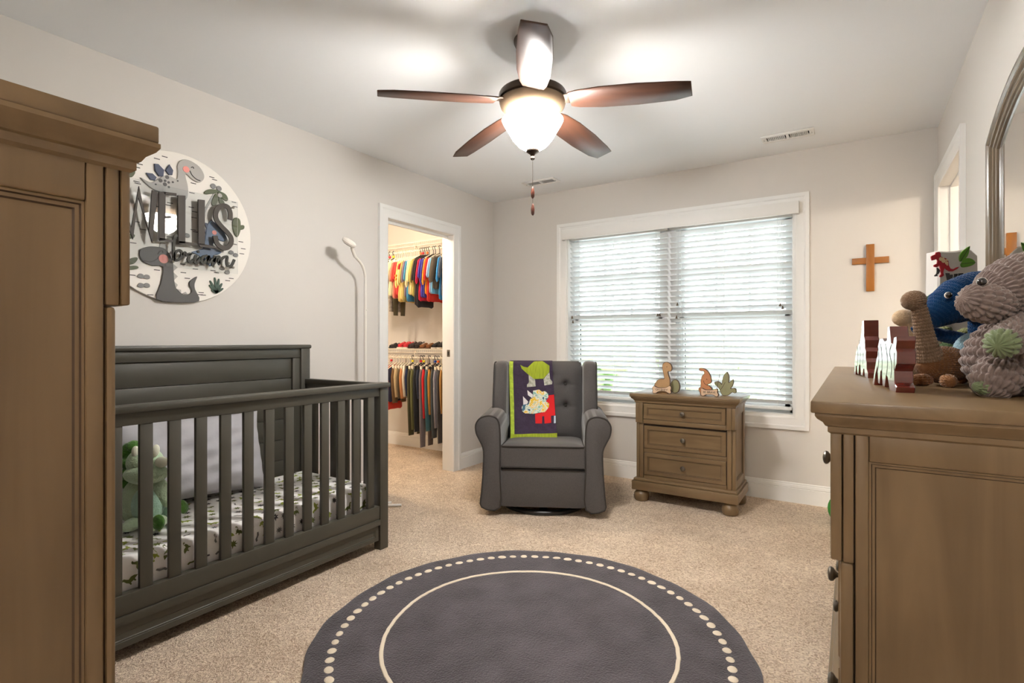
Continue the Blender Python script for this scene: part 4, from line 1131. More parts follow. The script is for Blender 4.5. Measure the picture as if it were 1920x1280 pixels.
for (q, r_) in SIGN_SPOTS: sp('spot', MB().prism(disc(q, r_, 12), .025, .0268, SG), M_sdk)
sp('palm_trunk', MB().stroke(smooth_open(SIGN_TRUNK, 4), .010, .016, .020, SG), M_sgl)
for q in SIGN_LEAVES: sp('palm_leaf', MB().prism(smooth_closed(q, 3), .018, .026, SG, edge=.002), M_solive)
for q in SIGN_NUTS: sp('coconut', MB().prism(disc(q, .014, 14), .016, .023, SG, edge=.001), M_sg)
sp('palm_flower', MB().prism(disc(SIGN_FLOWER, .012, 14), .026, .029, SG, edge=.001), M_sgl)
for q in SIGN_CACTUS: sp('cactus', MB().prism(smooth_closed(q, 3), .016, .024, SG, edge=.002), M_solive)
for q in SIGN_FERN: sp('fern_frond', MB().stroke(smooth_open(q, 4), [.006, .008, .009, .010, .011, .011, .010, .008, .004], .016, .023, SG), M_sfern)
for q in SIGN_STONES: sp('pebble', MB().prism(smooth_closed([(q[0] - .014, q[1] - .004), (q[0] - .004, q[1] + .011), (q[0] + .012, q[1] + .008), (q[0] + .014, q[1] - .006), (q[0], q[1] - .011)], 3), .016, .022, SG, edge=.0015), M_sg)
for q in SIGN_LEFT_LEAVES: sp('side_leaf', MB().prism(smooth_closed(q, 3), .016, .023, SG, edge=.001), M_solive)
for q in SIGN_DASHES: sp('dash', MB().box(.016, .0172, q[0] - .013, q[0] + .013, q[1] - .0018, q[1] + .0018, M=T(0, -2.815, 1.695)), M_sink)
# clear plate on stand-offs carrying the letters
ac = bpy.data.materials.new('clear_acrylic'); ac.use_nodes = True
nt = ac.node_tree; nt.nodes.clear()
o_ = nt.nodes.new('ShaderNodeOutputMaterial'); mx = nt.nodes.new('ShaderNodeMixShader'); tr = nt.nodes.new('ShaderNodeBsdfTransparent'); gl = nt.nodes.new('ShaderNodeBsdfGlossy'); fr = nt.nodes.new('ShaderNodeFresnel')
gl.inputs['Roughness'].default_value = .015; fr.inputs[0].default_value = 1.49; tr.inputs[0].default_value = (.97, .98, .98, 1)
nt.links.new(fr.outputs[0], mx.inputs[0]); nt.links.new(tr.outputs[0], mx.inputs[1]); nt.links.new(gl.outputs[0], mx.inputs[2]); nt.links.new(mx.outputs[0], o_.inputs[0])
sp('clear_plate', MB().prism([(-.285, -.205), (.285, -.205), (.285, .190), (-.285, .190)], .046, .049, SG), ac)
for sx in (-1, 1):
    for zz in (.154, -.172):
        sp('stand_off', MB().lathe([(.004, .016), (.004, .049), (.007, .049), (.007, .053), (.003, .055)], 12, SG @ T(sx * .259, zz, 0)), M_metal)
sp('letter_w', MB().stroke(SIGN_W, .024, .049, .057, SG), M_sbr)
for nm, q in (('letter_e', SIGN_E), ('letter_l', SIGN_L1), ('letter_l', SIGN_L2)):
    m = MB()
    for poly in q: m.prism(poly, .049, .0575, SG)
    props(sp(nm, m, M_sbr))
sp('letter_s', MB().stroke(smooth_open(SIGN_S, 5), .024, .049, .0575, SG), M_sbr)
m = MB()
for q in SIGN_NAME: m.stroke(smooth_open(q, 5), .0128, .049, .058, SG)
sp('script_lettering', m, M_sname)
sp('script_dot', MB().prism(disc(SIGN_NAME_DOT, .006, 10), .049, .058, SG), M_sname)

# ================================================================== KNITTED TOYS
def crochet(path, radii, stitch, row, amp, flat=1.0, sub=4, taper_ends=True):
    """tube along path whose skin is rows of V-shaped stitches; path [(x,y,z)], radii per point"""
    pts = [Vector(p) for p in path]
    d_ = [0.0]
    for i in range(1, len(pts)):
        dr = radii[i] - radii[i - 1]
        d_.append(d_[-1] + max(1e-4, math.sqrt((pts[i] - pts[i - 1]).length ** 2 + dr * dr)))
    Ltot = d_[-1]
    nrow = max(3, int(Ltot / row)); nv = nrow * sub + 1
    rmax = max(radii)
    ncol = max(6, int(2 * PI * rmax / stitch)); nu = ncol * sub
    P = []; up = None; k = 0
    last = None
    for j in range(nv):
        s = Ltot * j / (nv - 1)
        while k < len(d_) - 2 and d_[k + 1] < s: k += 1
        t = (s - d_[k]) / max(1e-6, d_[k + 1] - d_[k])
        c = pts[k].lerp(pts[k + 1], t); r = radii[k] * (1 - t) + radii[k + 1] * t
        tg = (pts[min(k + 1, len(pts) - 1)] - pts[k]).normalized()
        if up is None: up = Vector((0, 0, 1)) if abs(tg.z) < .8 else Vector((1, 0, 0))
        a = tg.cross(up).normalized(); b = a.cross(tg).normalized(); up = b
        for i in range(nu):
            cf = (i / sub) % 1.0; s2 = (cf * 2) % 1.0
            rp_ = (j / sub + .55 * abs(cf - .5) * 2) % 1.0
            h = math.sqrt(max(0, 1 - (2 * s2 - 1) ** 2)) * math.sqrt(max(0, 1 - (2 * rp_ - 1) ** 2))
            th = 2 * PI * i / nu
            rr = max(r, 1e-4) + amp * h * min(1, r / (rmax * .35))
            P.append(c + (a * math.cos(th) + b * math.sin(th) * flat) * rr)
    F = []
    for j in range(nv - 1):
        for i in range(nu):
            i2 = (i + 1) % nu
            F.append((j * nu + i, j * nu + i2, (j + 1) * nu + i2, (j + 1) * nu + i))
    F.append(tuple(reversed(range(nu)))); F.append(tuple(range((nv - 1) * nu, nv * nu)))
    return P, F
def egg(c, axis, length, rad, n=14, squash=0.0):
    """path+radii for an ellipsoid centred at c along axis"""
    c = Vector(c); ax = Vector(axis).normalized()
    P = []; Rr = []
    for i in range(n + 1):
        t = -1 + 2 * i / n
        tt = math.sin(t * PI / 2)
        P.append(c + ax * tt * length); Rr.append(rad * math.sqrt(max(0, 1 - tt * tt)) * (1 + squash * tt))
    return P, Rr
FW = Vector((-math.sin(R(32.731)), math.cos(R(32.731)), 0)); RT = Vector((math.cos(R(32.731)), math.sin(R(32.731)), 0)); UP = Vector((0, 0, 1))
C0 = Vector(CAM)
def loc(px, py, dep):
    """room position of a point measured in the photograph, at a given distance"""
    return C0 + (FW + RT * ((px - 960) / 993) + UP * ((638.5 - py) / 993)) * dep
def yarn(name, c, amt=.12, c2=None):
    return mat(name, c, .95, spec=.1, noise_amt=amt, nscale=45, bump=.5, bscale=260, sheen=.35, col2=c2)
Y_grey = yarn('mauve_grey_yarn', hexc(140, 124, 118)); Y_sage = yarn('sage_yarn', hexc(126, 140, 104)); Y_blue = yarn('navy_yarn', hexc(14, 62, 108)); Y_sky = yarn('sky_yarn', hexc(132, 160, 172))
Y_brown = yarn('brown_yarn', hexc(142, 98, 62)); Y_tan = yarn('taupe_yarn', hexc(142, 116, 92)); Y_beige = yarn('beige_yarn', hexc(206, 178, 144)); Y_cream = yarn('cream_yarn', hexc(224, 212, 192)); Y_green = yarn('forest_yarn', hexc(78, 98, 62)); Y_olive = yarn('olive_yarn', hexc(140, 142, 92))
M_eye = mat('glossy_eye', (.012, .008, .006), .08, coat=1.0); M_eyew = mat('eye_white', hexc(230, 225, 215), .4)
def toy(name, label, cat, base):
    base = Vector((base[0], base[1], 1.006))
    t = thing(name, label, cat, base); return t, base
def knit(t, o, nm, P, Rr, st, row, amp, m, flat=1.0, sub=4):
    sub = 8 if st > .016 else 6
    Rr = [max(1e-4, r - amp * .6) if r > amp else r for r in Rr]
    p_, f_ = crochet(P, Rr, st, row, amp * 1.5, flat, sub)
    return MB().add(p_, f_).build(nm, m, t, smooth=180, off=o)
def eye(t, o, c, r, look):
    lk = Vector(look).normalized()
    MB().ell(c - lk * r * .35, (r * 1.08,) * 3, seg=14, rings=8).build('eye_white', M_eyew, t, off=o)
    MB().ell(c, (r, r, r), seg=14, rings=8).build('eye', M_eye, t, off=o)

# big mauve plush, nearest
D = 1.13; px_ = D / 993
t, o = toy('knitted_plush_elephant', 'chunky mauve grey crocheted plush animal with sage paws at the dresser front', 'plush toy', loc(1905, 735, D))
c = loc(1906, 672, D + .03)
c.z = 1.006 + .086
knit(t, o, 'body', *egg(c, UP + RT * .10, .090, .088, squash=-.16), .022, .021, .009, Y_grey)
knit(t, o, 'head', *egg(loc(1938, 546, D + .02), RT * .9 - FW * .25 + UP * .12, .108, .082), .022, .021, .009, Y_grey)
P, Rr = egg(loc(1849, 569, D - .02), RT * 1.0 - UP * .28, .056, .036)
knit(t, o, 'muzzle', P, Rr, .020, .019, .008, Y_grey)
a0 = loc(1925, 615, D - .03); a1 = loc(1884, 640, D - .085)
knit(t, o, 'arm', [a0, a0.lerp(a1, .5), a1], [.032, .031, .028], .020, .019, .007, Y_grey)
knit(t, o, 'paw', *egg(a1 + (a1 - a0) * .12, a1 - a0, .024, .026), .018, .016, .006, Y_sage)
fo = loc(1868, 705, D - .015); fo.z = 1.006 + .040
knit(t, o, 'leg', *egg(fo, RT * .5 + UP, .048, .040), .020, .019, .007, Y_grey)
fo2 = loc(1870, 722, D - .02); fo2.z = 1.006 + .021
knit(t, o, 'foot', *egg(fo2, RT, .050, .017), .019, .016, .004, Y_sage)
eye(t, o, loc(1841, 528, D - .035), .0085, -FW - RT)

# navy plush behind it
D = 1.50
t, o = toy('knitted_plush_whale', 'navy blue crocheted plush animal with long snout and sky blue belly', 'plush toy', loc(1845, 690, D))
S = D / 993
pp = [loc(1738, 606, D), loc(1744, 602, D), loc(1758, 590, D), loc(1776, 575, D), loc(1800, 562, D), loc(1830, 553, D), loc(1860, 548, D + .02), loc(1885, 545, D + .05), loc(1895, 545, D + .06)]
knit(t, o, 'head', pp, [q * S for q in (2, 15, 24, 34, 41, 43, 40, 30, 2)], .0095, .0105, .0032, Y_blue)
bc = loc(1842, 660, D + .05); bc.z = 1.006 + .078
knit(t, o, 'body', *egg(bc, UP + RT * .2, .078, .056), .0095, .0105, .0032, Y_blue)
n0 = loc(1845, 590, D + .02)
knit(t, o, 'neck', [n0, n0.lerp(bc, .5), bc], [.034, .032, .04], .0095, .0105, .0032, Y_blue)
knit(t, o, 'belly', *egg(loc(1818, 652, D - .02), UP + RT * .75, .046, .034), .0095, .0100, .0022, Y_sky)
a0 = loc(1820, 640, D + .07); a1 = loc(1708, 615, D + .08)
knit(t, o, 'flipper', [a0, a0.lerp(a1, .5), a0.lerp(a1, .9), a1], [.020, .018, .014, .003], .0095, .0105, .002, Y_blue)
eye(t, o, loc(1779, 553, D - .056), .0085, -FW - RT * .3)

# brown long-neck
D = 1.41
S = D / 993
t, o = toy('knitted_long_neck_dinosaur', 'brown crocheted long necked plush dinosaur lying before the navy plush', 'plush toy', loc(1765, 712, D))
bc = loc(1768, 674, D); bc.z = 1.006 + .054
knit(t, o, 'body', *egg(bc, RT * .95 + FW * .3, .080, .047), .0105, .0100, .0040, Y_brown)
n = [loc(1742, 672, D - .015), loc(1737, 650, D - .02), loc(1733, 628, D - .02), loc(1729, 605, D - .02), loc(1724, 582, D - .02), loc(1718, 565, D - .02)]
knit(t, o, 'neck', n, [q * S for q in (22, 17, 14.5, 12.5, 11.5, 11)], .0100, .0085, .0038, Y_tan)
knit(t, o, 'head', *egg(loc(1713, 563, D - .022), RT + UP * .2, 20.5 * S, 16.5 * S), .0100, .0085, .0034, Y_tan)
tl = [loc(1790, 680, D + .03), loc(1812, 690, D + .02), loc(1834, 703, D), loc(1850, 714, D)]
tl[-1].z = 1.006 + .010
knit(t, o, 'tail', tl, [.036, .026, .016, .006], .0105, .0100, .0026, Y_brown)
for (px0, dd, rr, ln) in ((1727, -.03, .0145, .030), (1778, -.075, .0155, .020), (1800, .05, .0145, .022)):
    q = loc(px0, 711, D + dd); q.z = 1.006 + rr + .001
    knit(t, o, 'foot', *egg(q, (RT if px0 < 1740 else -FW), ln, rr), .0105, .0100, .0032, Y_brown)

# beige long-neck behind
D = 1.66; S = D / 993
t, o = toy('knitted_beige_dinosaur', 'pale beige crocheted plush dinosaur peeping out behind the brown one', 'plush toy', loc(1722, 700, D))
knit(t, o, 'head', *egg(loc(1694, 596, D), RT, 19 * S, 15 * S), .0105, .0095, .0022, Y_beige)
bc = loc(1735, 668, D + .02); bc.z = 1.006 + .050
knit(t, o, 'neck', [loc(1700, 600, D), loc(1705, 630, D), bc], [.018, .019, .032], .0105, .0095, .0022, Y_beige)
knit(t, o, 'body', *egg(bc, RT, .062, .045), .0105, .0095, .0022, Y_beige)

# green plush behind the navy snout
D = 1.72; S = D / 993
t, o = toy('knitted_green_turtle', 'dark green crocheted plush with olive fin tucked behind the navy plush', 'plush toy', loc(1800, 690, D))
bc = loc(1800, 650, D); bc.z = 1.006 + .066
knit(t, o, 'body', *egg(bc, UP + RT * .3, .064, .062), .014, .012, .0045, Y_green)
knit(t, o, 'fin', *egg(loc(1768, 622, D - .05), RT * .9 + UP * .25, 17 * S, 8 * S), .012, .010, .003, Y_olive)
knit(t, o, 'shell_patch', *egg(loc(1812, 630, D - .045), RT + UP * .2, 18 * S, 14 * S), .013, .011, .004, Y_olive)
# cream plush with leafy cap
D = 1.83; S = D / 993
t, o = toy('knitted_cream_doll', 'cream crocheted plush with striped green leaf cap beside the dinosaur bag', 'plush toy', loc(1752, 690, D))
bc = loc(1752, 660, D); bc.z = 1.006 + .055
knit(t, o, 'body', *egg(bc, UP, .054, .046), .0115, .010, .0024, Y_cream)
knit(t, o, 'head', *egg(loc(1750, 588, D), UP, 24 * S, 26 * S), .0115, .010, .0024, Y_cream)
knit(t, o, 'neck', [loc(1750, 600, D), bc], [.034, .036], .0115, .010, .0024, Y_cream)
knit(t, o, 'leaf_cap', *egg(loc(1752, 562, D - .01), RT + UP * .45, 17 * S, 11 * S), .0115, .010, .0035, Y_green)
knit(t, o, 'leaf_brim', *egg(loc(1746, 572, D - .035), RT + UP * .35, 13 * S, 6 * S), .0115, .010, .003, Y_olive)

# ------------------------------------------------------------------ dinosaur bag
D = 2.0
base = loc(1780, 638.5, D); base.z = 1.006
bag = thing('dinosaur_bag', 'white fabric bag printed with a red dinosaur and green leaves on the dresser', 'bag', base, R(32.731))
FR2 = frame((0, 0, -1.006), (1, 0, 0), (0, 0, 1), (0, -1, 0))
M_bag = mat('white_felt', hexc(226, 222, 216), .9, bump=.1, bscale=300)
M_dred = mat('print_red', hexc(176, 34, 46), .7); M_leaf = mat('print_leaf_green', hexc(96, 152, 48), .7); M_ink = mat('print_black', hexc(40, 36, 36), .7); M_pcream = mat('print_cream', hexc(240, 214, 170), .7)
bo = [(-.060, 1.007), (.086, 1.007), (.088, 1.30), (.084, 1.44), (.060, 1.462), (.030, 1.464), (.0, 1.458), (-.030, 1.456), (-.064, 1.458), (-.066, 1.30)]
MB().prism(bo, -.035, .030, FR2, edge=.006).build('bag_body', M_bag, bag)
MB().prism(DS_DINO, .0302, .0345, FR2).build('red_dinosaur', M_dred, bag)
MB().prism(DS_LEG, .0300, .0340, FR2).build('dark_leg', M_ink, bag)
for q in DS_LEAVES:
    lf = MB().prism(smooth_closed(q, 3), .0304, .0345, FR2, edge=.001).build('leaf', M_leaf, bag)
    a_, b_ = q[0], q[len(q) // 2]
    MB().stroke([(q[0][0], q[0][1]), (q[4][0], q[4][1])] if q is DS_LEAVES[0] else [(q[0][0], q[0][1]), (q[4][0], q[4][1])], .0016, .0345, .0352, FR2).build('leaf_vein', M_ink, lf)
for (q, r_) in DS_SPOTS: MB().prism(disc(q, r_, 12), .0345, .0352, FR2).build('spot', M_pcream, bag)
m = MB()
for q in DS_W: m.prism(q, .0302, .0315, FR2)
m.prism([(-.040, 1.375), (-.025, 1.375), (-.018, 1.33), (-.030, 1.33)], .0302, .0315, FR2).prism([(-.006, 1.372), (.006, 1.372), (-.006, 1.33), (-.022, 1.33)], .0302, .0315, FR2).prism([(.008, 1.374), (.022, 1.374), (.018, 1.33), (.004, 1.33)], .0302, .0315, FR2)
m.build('letter_w', M_ink, bag)

# ------------------------------------------------------------------ wooden puzzles on the dresser front
M_puz = mat('varnished_mahogany', hexc(104, 42, 34), .16, spec=.7, noise_amt=.12, nscale=18, coat=1.0, stretch=(1, 1, 4))
M_puz2 = mat('chocolate_wood', hexc(116, 84, 72), .45)
M_kerf = mat('saw_kerf', hexc(34, 18, 14), .7)
def puzzle(name, label, base, rz, outline, kerfs, th, m, split=None):
    t = thing(name, label, 'puzzle', base, rz)
    F_ = frame((0, 0, 0), (1, 0, 0), (0, 0, 1), (0, -1, 0))
    MB().prism(outline, -th / 2, th / 2, F_, edge=.0012).build('wooden_block', m, t)
    for kf in kerfs:
        MB().stroke(smooth_open(kf, 4), .0022, th / 2, th / 2 + .0004, F_).build('saw_line', M_kerf, t)
    return t
# front puzzle: face looks to -x (toward the room); local x runs +y -> rotz(-90): local -y -> -x
oa = [(.155, 0), (.135, 0), (.120, .030), (.098, .052), (.088, .008), (.070, .008), (.062, .040), (.050, .044), (.040, .004), (.018, .004), (.005, .034), (-.010, .030), (-.030, .0), (-.085, .0), (-.090, .012), (-.075, .022), (-.072, .048), (-.080, .056), (-.094, .066), (-.096, .092), (-.088, .100), (-.095, .118), (-.092, .128), (-.070, .126), (-.060, .110), (-.045, .112), (-.030, .152), (-.012, .152), (-.004, .120), (.020, .116), (.040, .124), (.075, .122), (.090, .104), (.094, .080), (.108, .070), (.130, .040)]
puzzle('animal_puzzle', 'tall mahogany wooden dinosaur puzzle nearest the dresser front corner', (2.977, -2.585, 1.006), R(-81), [(-p[0], p[1]) for p in reversed(oa)],
       [[(-.10, .03), (-.08, .07), (-.09, .10)], [(-.05, .03), (-.045, .07), (-.06, .11)], [(.0, .035), (.01, .07), (-.01, .11)], [(.04, .03), (.05, .06), (.03, .09), (.05, .11)], [(.07, .05), (.075, .09)]], .036, M_puz)
ob = [(.120, 0), (.095, 0), (.085, .030), (.070, .030), (.060, .004), (.040, .004), (.030, .036), (.010, .036), (.0, .003), (-.030, .003), (-.040, .026), (-.055, .026), (-.064, .0), (-.110, .0), (-.112, .016), (-.092, .028), (-.090, .050), (-.078, .062), (-.080, .084), (-.066, .096), (-.064, .120), (-.052, .132), (-.050, .184), (-.020, .184), (-.012, .150), (.010, .120), (.050, .100), (.085, .080), (.110, .040)]
puzzle('animal_puzzle', 'slim mahogany wooden dinosaur puzzle farthest along the dresser edge', (2.933, -2.045, 1.006), R(-81), [(-p[0], p[1]) for p in reversed(ob)],
       [[(-.06, .03), (-.05, .07), (-.06, .10)], [(-.02, .03), (-.01, .08), (-.03, .12)], [(.03, .04), (.04, .08)]], .040, M_puz)
oc = [(-.050, 0), (-.028, 0), (-.024, .050), (-.012, .050), (-.010, .004), (.006, .004), (.008, .040), (.018, .036), (.022, .0), (.046, 0), (.050, .060), (.044, .095), (.022, .118), (-.006, .124), (-.034, .112), (-.050, .084), (-.052, .05)]
puzzle('animal_puzzle', 'chocolate brown rounded elephant puzzle standing between the two mahogany ones', (2.985, -1.56, 1.006), R(20), smooth_closed(oc, 2),
       [[(-.035, .10), (-.022, .085), (-.025, .06), (-.035, .05)], [(.0, .10), (.015, .085), (.005, .06), (-.005, .05)], [(.03, .09), (.03, .05)], [(-.02, .118), (.0, .10), (.03, .105)]], .030, M_puz2)

# ================================================================== NIGHTSTAND DECOR
def decor(name, label, y, x0):
    return thing(name, label, 'figurine', (x0, y, .755)), (x0, y, .755)
NSF = frame((0, 0, .755), (1, 0, 0), (0, 0, 1), (0, -1, 0))
M_dw = [mat('painted_sand', hexc(176, 138, 96), .6, noise_amt=.06, nscale=30), mat('painted_clay', hexc(190, 128, 86), .6, noise_amt=.06, nscale=30), mat('painted_sage', hexc(150, 146, 108), .6, noise_amt=.05, nscale=30), mat('painted_bone', hexc(214, 184, 154), .6)]
M_burn = mat('burnt_edge', hexc(78, 50, 34), .7)
def cut(t, o, nm, poly, y, th, m, k=3):
    pl = smooth_closed(poly, k) if k else poly
    e = MB().prism(pl, -y - th / 2, -y + th / 2, NSF).build(nm, M_burn, t, off=o)
    MB().prism(inset(pl, .0028), -y + th / 2, -y + th / 2 + .0008, NSF).build('painted_face', m, e, off=o)
    return e
def floor0(poly):
    zm = min(p[1] for p in poly); return [(p[0], p[1] - zm + .0008) for p in poly]
FT = bpy.data.curves
def textmesh(body, size, M, m, parent, o, name, depth=.0008):
    cu = bpy.data.curves.new(name, 'FONT'); cu.body = body; cu.size = size; cu.align_x = 'CENTER'; cu.align_y = 'CENTER'; cu.extrude = depth
    ob = bpy.data.objects.new(name, cu); COL.objects.link(ob)
    dg = bpy.context.evaluated_depsgraph_get(); dg.update()
    me = bpy.data.meshes.new_from_object(ob.evaluated_get(dg))
    bpy.data.objects.remove(ob); bpy.data.curves.remove(cu)
    mb = MB(); mb.add([v.co.copy() for v in me.vertices], [tuple(p.vertices) for p in me.polygons], M)
    bpy.data.meshes.remove(me)
    return mb.build(name, m, parent, off=o)
t, o = decor('wooden_dinosaur', 'sand coloured wooden long neck dinosaur with a bone plaque reading OH BABY', -.475, 1.775)
zm = min(p[1] for p in DEC_BONE1)
dd = [(p[0], max(.001, p[1] - .002)) for p in DEC_DINO1]; dd[-2:] = [(1.82, .001), (1.722, .001)]
cut(t, o, 'dinosaur_cutout', dd, -.475, .020, M_dw[0], 3)
bn = floor0(DEC_BONE1); cut(t, o, 'bone_plaque', bn, -.497, .014, M_dw[3], 3)
MB().prism(disc(DEC_EYES[0], .0025, 10), .4858, .4868, NSF).build('eye', M_eye, t, off=o)
bx = sum(p[0] for p in bn) / len(bn); bz = sum(p[1] for p in bn) / len(bn)
MT = frame((bx, -.5050, .755 + bz), (1, 0, 0), (0, 0, 1), (0, -1, 0))
textmesh('OH BABY!', .0195, MT, M_ink, t, o, 'plaque_lettering')
t, o = decor('wooden_egg', 'small sage painted wooden egg leaning behind the long neck figure', -.40, 1.845)
cut(t, o, 'egg_cutout', floor0(DEC_EGG), -.40, .022, M_dw[2], 3)
t, o = decor('wooden_dinosaur', 'clay coloured crested wooden dinosaur with a bone plaque reading BE BRAVE', -.475, 2.02)
d2 = [(p[0], p[1]) for p in DEC_DINO2]; zm = min(p[1] for p in d2); d2 = [(p[0], p[1] - zm + .001) for p in d2]
cut(t, o, 'dinosaur_cutout', d2, -.475, .020, M_dw[1], 3)
bn = floor0(DEC_BONE2); cut(t, o, 'bone_plaque', bn, -.500, .022, M_dw[3], 3)
MB().prism(disc((DEC_EYES[1][0], DEC_EYES[1][1] - zm + .001), .0025, 10), .4858, .4868, NSF).build('eye', M_eye, t, off=o)
MB().stroke(smooth_open([(p[0], p[1] - zm + .001) for p in DEC_SMILE], 4), .003, .4858, .4864, NSF).build('mouth_line', M_burn, t, off=o)
bx = sum(p[0] for p in bn) / len(bn); bz = sum(p[1] for p in bn) / len(bn)
textmesh('BE BRAVE', .0185, frame((bx, -.5120, .755 + bz), (1, 0, 0), (0, 0, 1), (0, -1, 0)), M_ink, t, o, 'plaque_lettering')
t, o = decor('wooden_plant', 'sage painted wooden leafy plant cutout at the right of the nightstand', -.39, 2.13)
cut(t, o, 'plant_cutout', floor0(DEC_PLANT), -.39, .022, M_dw[2], 3)
for q in ([(2.113, .01), (2.125, .08), (2.14, .15)], [(2.118, .012), (2.15, .05), (2.172, .09)], [(2.112, .012), (2.09, .05), (2.075, .075)]):
    MB().stroke(smooth_open(q, 4), .0025, .4018, .4024, NSF).build('leaf_vein', M_burn, t, off=o)

# ================================================================== CRIB BEDDING
M_sheet = mat('white_sheet', hexc(246, 243, 240), .9, bump=.25, bscale=9, bdist=.02)
mat_t = thing('crib_mattress', 'crib mattress in a white fitted sheet printed with dinosaurs and leaves', 'mattress', (.405, -2.81, .20))
mo = (.405, -2.81, .20)
MX0, MX1, MY0, MY1, MZ = .098, .704, -3.472, -2.150, .348
MB().box(MX0, MX1, MY0, MY1, .196, MZ, .032).build('fitted_sheet', M_sheet, mat_t, off=mo, smooth=60)
PR = {'green': mat('print_green', hexc(150, 160, 66), .9), 'grey': mat('print_grey', hexc(120, 118, 118), .9), 'dark': mat('print_charcoal', hexc(74, 70, 72), .9), 'olive': mat('print_olive', hexc(104, 110, 58), .9)}
dinoA = [(-.030, .0), (-.020, .010), (-.008, .014), (.004, .010), (.010, .018), (.014, .026), (.022, .028), (.028, .022), (.020, .018), (.018, .006), (.012, -.004), (.012, -.014), (.007, -.014), (.005, -.006), (-.006, -.006), (-.008, -.014), (-.013, -.014), (-.013, -.004)]
fern = [(0, -.020), (.004, -.006), (.018, -.010), (.010, 0), (.022, .006), (.010, .008), (.014, .020), (.004, .013), (0, .024), (-.004, .013), (-.014, .020), (-.010, .008), (-.022, .006), (-.010, 0), (-.018, -.010), (-.004, -.006)]
blob = [(-.022, -.002), (-.010, .006), (.004, .003), (.020, .008), (.024, .002), (.010, -.005), (-.006, -.003), (-.016, -.008)]
r4 = random.Random(11)
acc = {k: {'dinosaur_print': MB(), 'leaf_print': MB(), 'paw_print': MB()} for k in PR}
def sheet_pt(a, b):
    """b along y; a: distance across the top from the wall side, folding down over the front edge"""
    r_ = .032; flat = MX1 - r_ - MX0
    if a <= flat: return Vector((MX0 + a, b, MZ + .0006)), Vector((0, 0, 1))
    s_ = a - flat
    if s_ < r_ * PI / 2:
        th = s_ / r_
        return Vector((MX1 - r_ + (r_ + .0006) * math.sin(th), b, MZ - r_ + (r_ + .0006) * math.cos(th))), Vector((math.sin(th), 0, math.cos(th)))
    return Vector((MX1 + .0006, b, MZ - r_ - (s_ - r_ * PI / 2))), Vector((1, 0, 0))
na = 13; nb = 24
for i in range(na):
    for j in range(nb):
        a = .04 + i * .058 + r4.uniform(-.010, .010); b = MY0 + .03 + (j + (.5 if i % 2 else 0)) * .0545 + r4.uniform(-.008, .008)
        if a > .70 or b > MY1 - .04: continue
        kind = r4.choice(['dinosaur_print', 'leaf_print', 'leaf_print', 'paw_print', 'dinosaur_print'])
        col = r4.choice(['green', 'green', 'olive'] if kind == 'dinosaur_print' else ['grey', 'dark', 'olive', 'dark'])
        sh = {'dinosaur_print': dinoA, 'leaf_print': fern, 'paw_print': blob}[kind]
        an = r4.uniform(-.7, .7) + (PI / 2 if r4.random() < .5 else 0); sc2 = r4.uniform(.7, 1.0); fl = r4.choice((-1, 1))
        P = []
        for (u, v_) in sh:
            u2 = fl * u * math.cos(an) - v_ * math.sin(an); v2 = fl * u * math.sin(an) + v_ * math.cos(an)
            P.append(sheet_pt(a - v2 * sc2, b + u2 * sc2)[0])
        acc[col][kind].add(P, [tuple(range(len(P)))])
for col in PR:
    for kind in acc[col]:
        if acc[col][kind].f:
            props(acc[col][kind].build(kind, PR[col], mat_t, off=mo), kind='stuff')
# pillow
pil = thing('pillow', 'large plain grey pillow leaning on the crib headboard', 'pillow', (.22, -2.83, .35))
M_pil = mat('grey_satin_cotton', hexc(176, 174, 178), .65, bump=.25, bscale=14, bdist=.012)
Mp = T(.205, -2.83, .562) @ Matrix.Rotation(R(-3), 4, 'X') @ Matrix.Rotation(R(-17), 4, 'Y')
pm = MB()
def pil_pt(sgn):
    def fn(u, v):
        a = -1 + 2 * u; b = -1 + 2 * v
        k = 1 - .07 * (1 - abs(a) ** 2.2) * 0
        yy = a * .345 * (1 - .055 * (1 - b * b) * abs(a) ** 8); zz_ = b * .205 * (1 - .075 * (1 - a * a) ** 1.0 * abs(b) ** 8)
        e = max(0, (1 - abs(a) ** 3.2)) ** .55 * max(0, (1 - abs(b) ** 3.0)) ** .55
        wv = .006 * math.sin(9 * a + 5 * b) * e + .005 * math.sin(17 * b - 6 * a + 1) * e + .004 * noise.noise(Vector((a * 4, b * 4, 0)))*e
        return (sgn * (.075 * e + wv), yy, zz_)
    return fn
pm.grid(40, 30, pil_pt(1), Mp); pm.grid(40, 30, pil_pt(-1), Mp)
pm.build('pillow_case', M_pil, pil, off=(.22, -2.83, .35), smooth=180)
# green plush dragon
D = 2.218; S = D / 993
dg = loc(268, 985, D); dg.z = MZ + .001
drg = thing('plush_dragon', 'mint green plush dragon sitting at the near end of the crib mattress', 'plush toy', dg)
M_mint = mat('mint_plush', hexc(184, 206, 172), .95, noise_amt=.10, nscale=20, bump=.8, bscale=140, sheen=.5, bdist=.006)
M_belly = mat('aqua_plush', hexc(176, 212, 190), .95, noise_amt=.08, nscale=20, bump=.8, bscale=140, sheen=.5, bdist=.006)
M_moss = mat('moss_plush', hexc(74, 122, 40), .95, noise_amt=.2, nscale=25, bump=.8, bscale=120, sheen=.4, bdist=.006)
M_pale = mat('pale_plush', hexc(232, 232, 212), .95, bump=.6, bscale=140)
QR = Matrix((RT, -FW, UP)).transposed()   # columns: right, toward camera, up
def soft(nm, px, py, dd, rx, rz_, rd, m, tilt=0):
    q = QR @ Matrix.Rotation(R(tilt), 3, 'Y')
    return MB().ell(loc(px, py, D + dd), (rx * S, rd * S, rz_ * S), seg=28, rings=18, rot=q).build(nm, m, drg, off=dg, smooth=180)
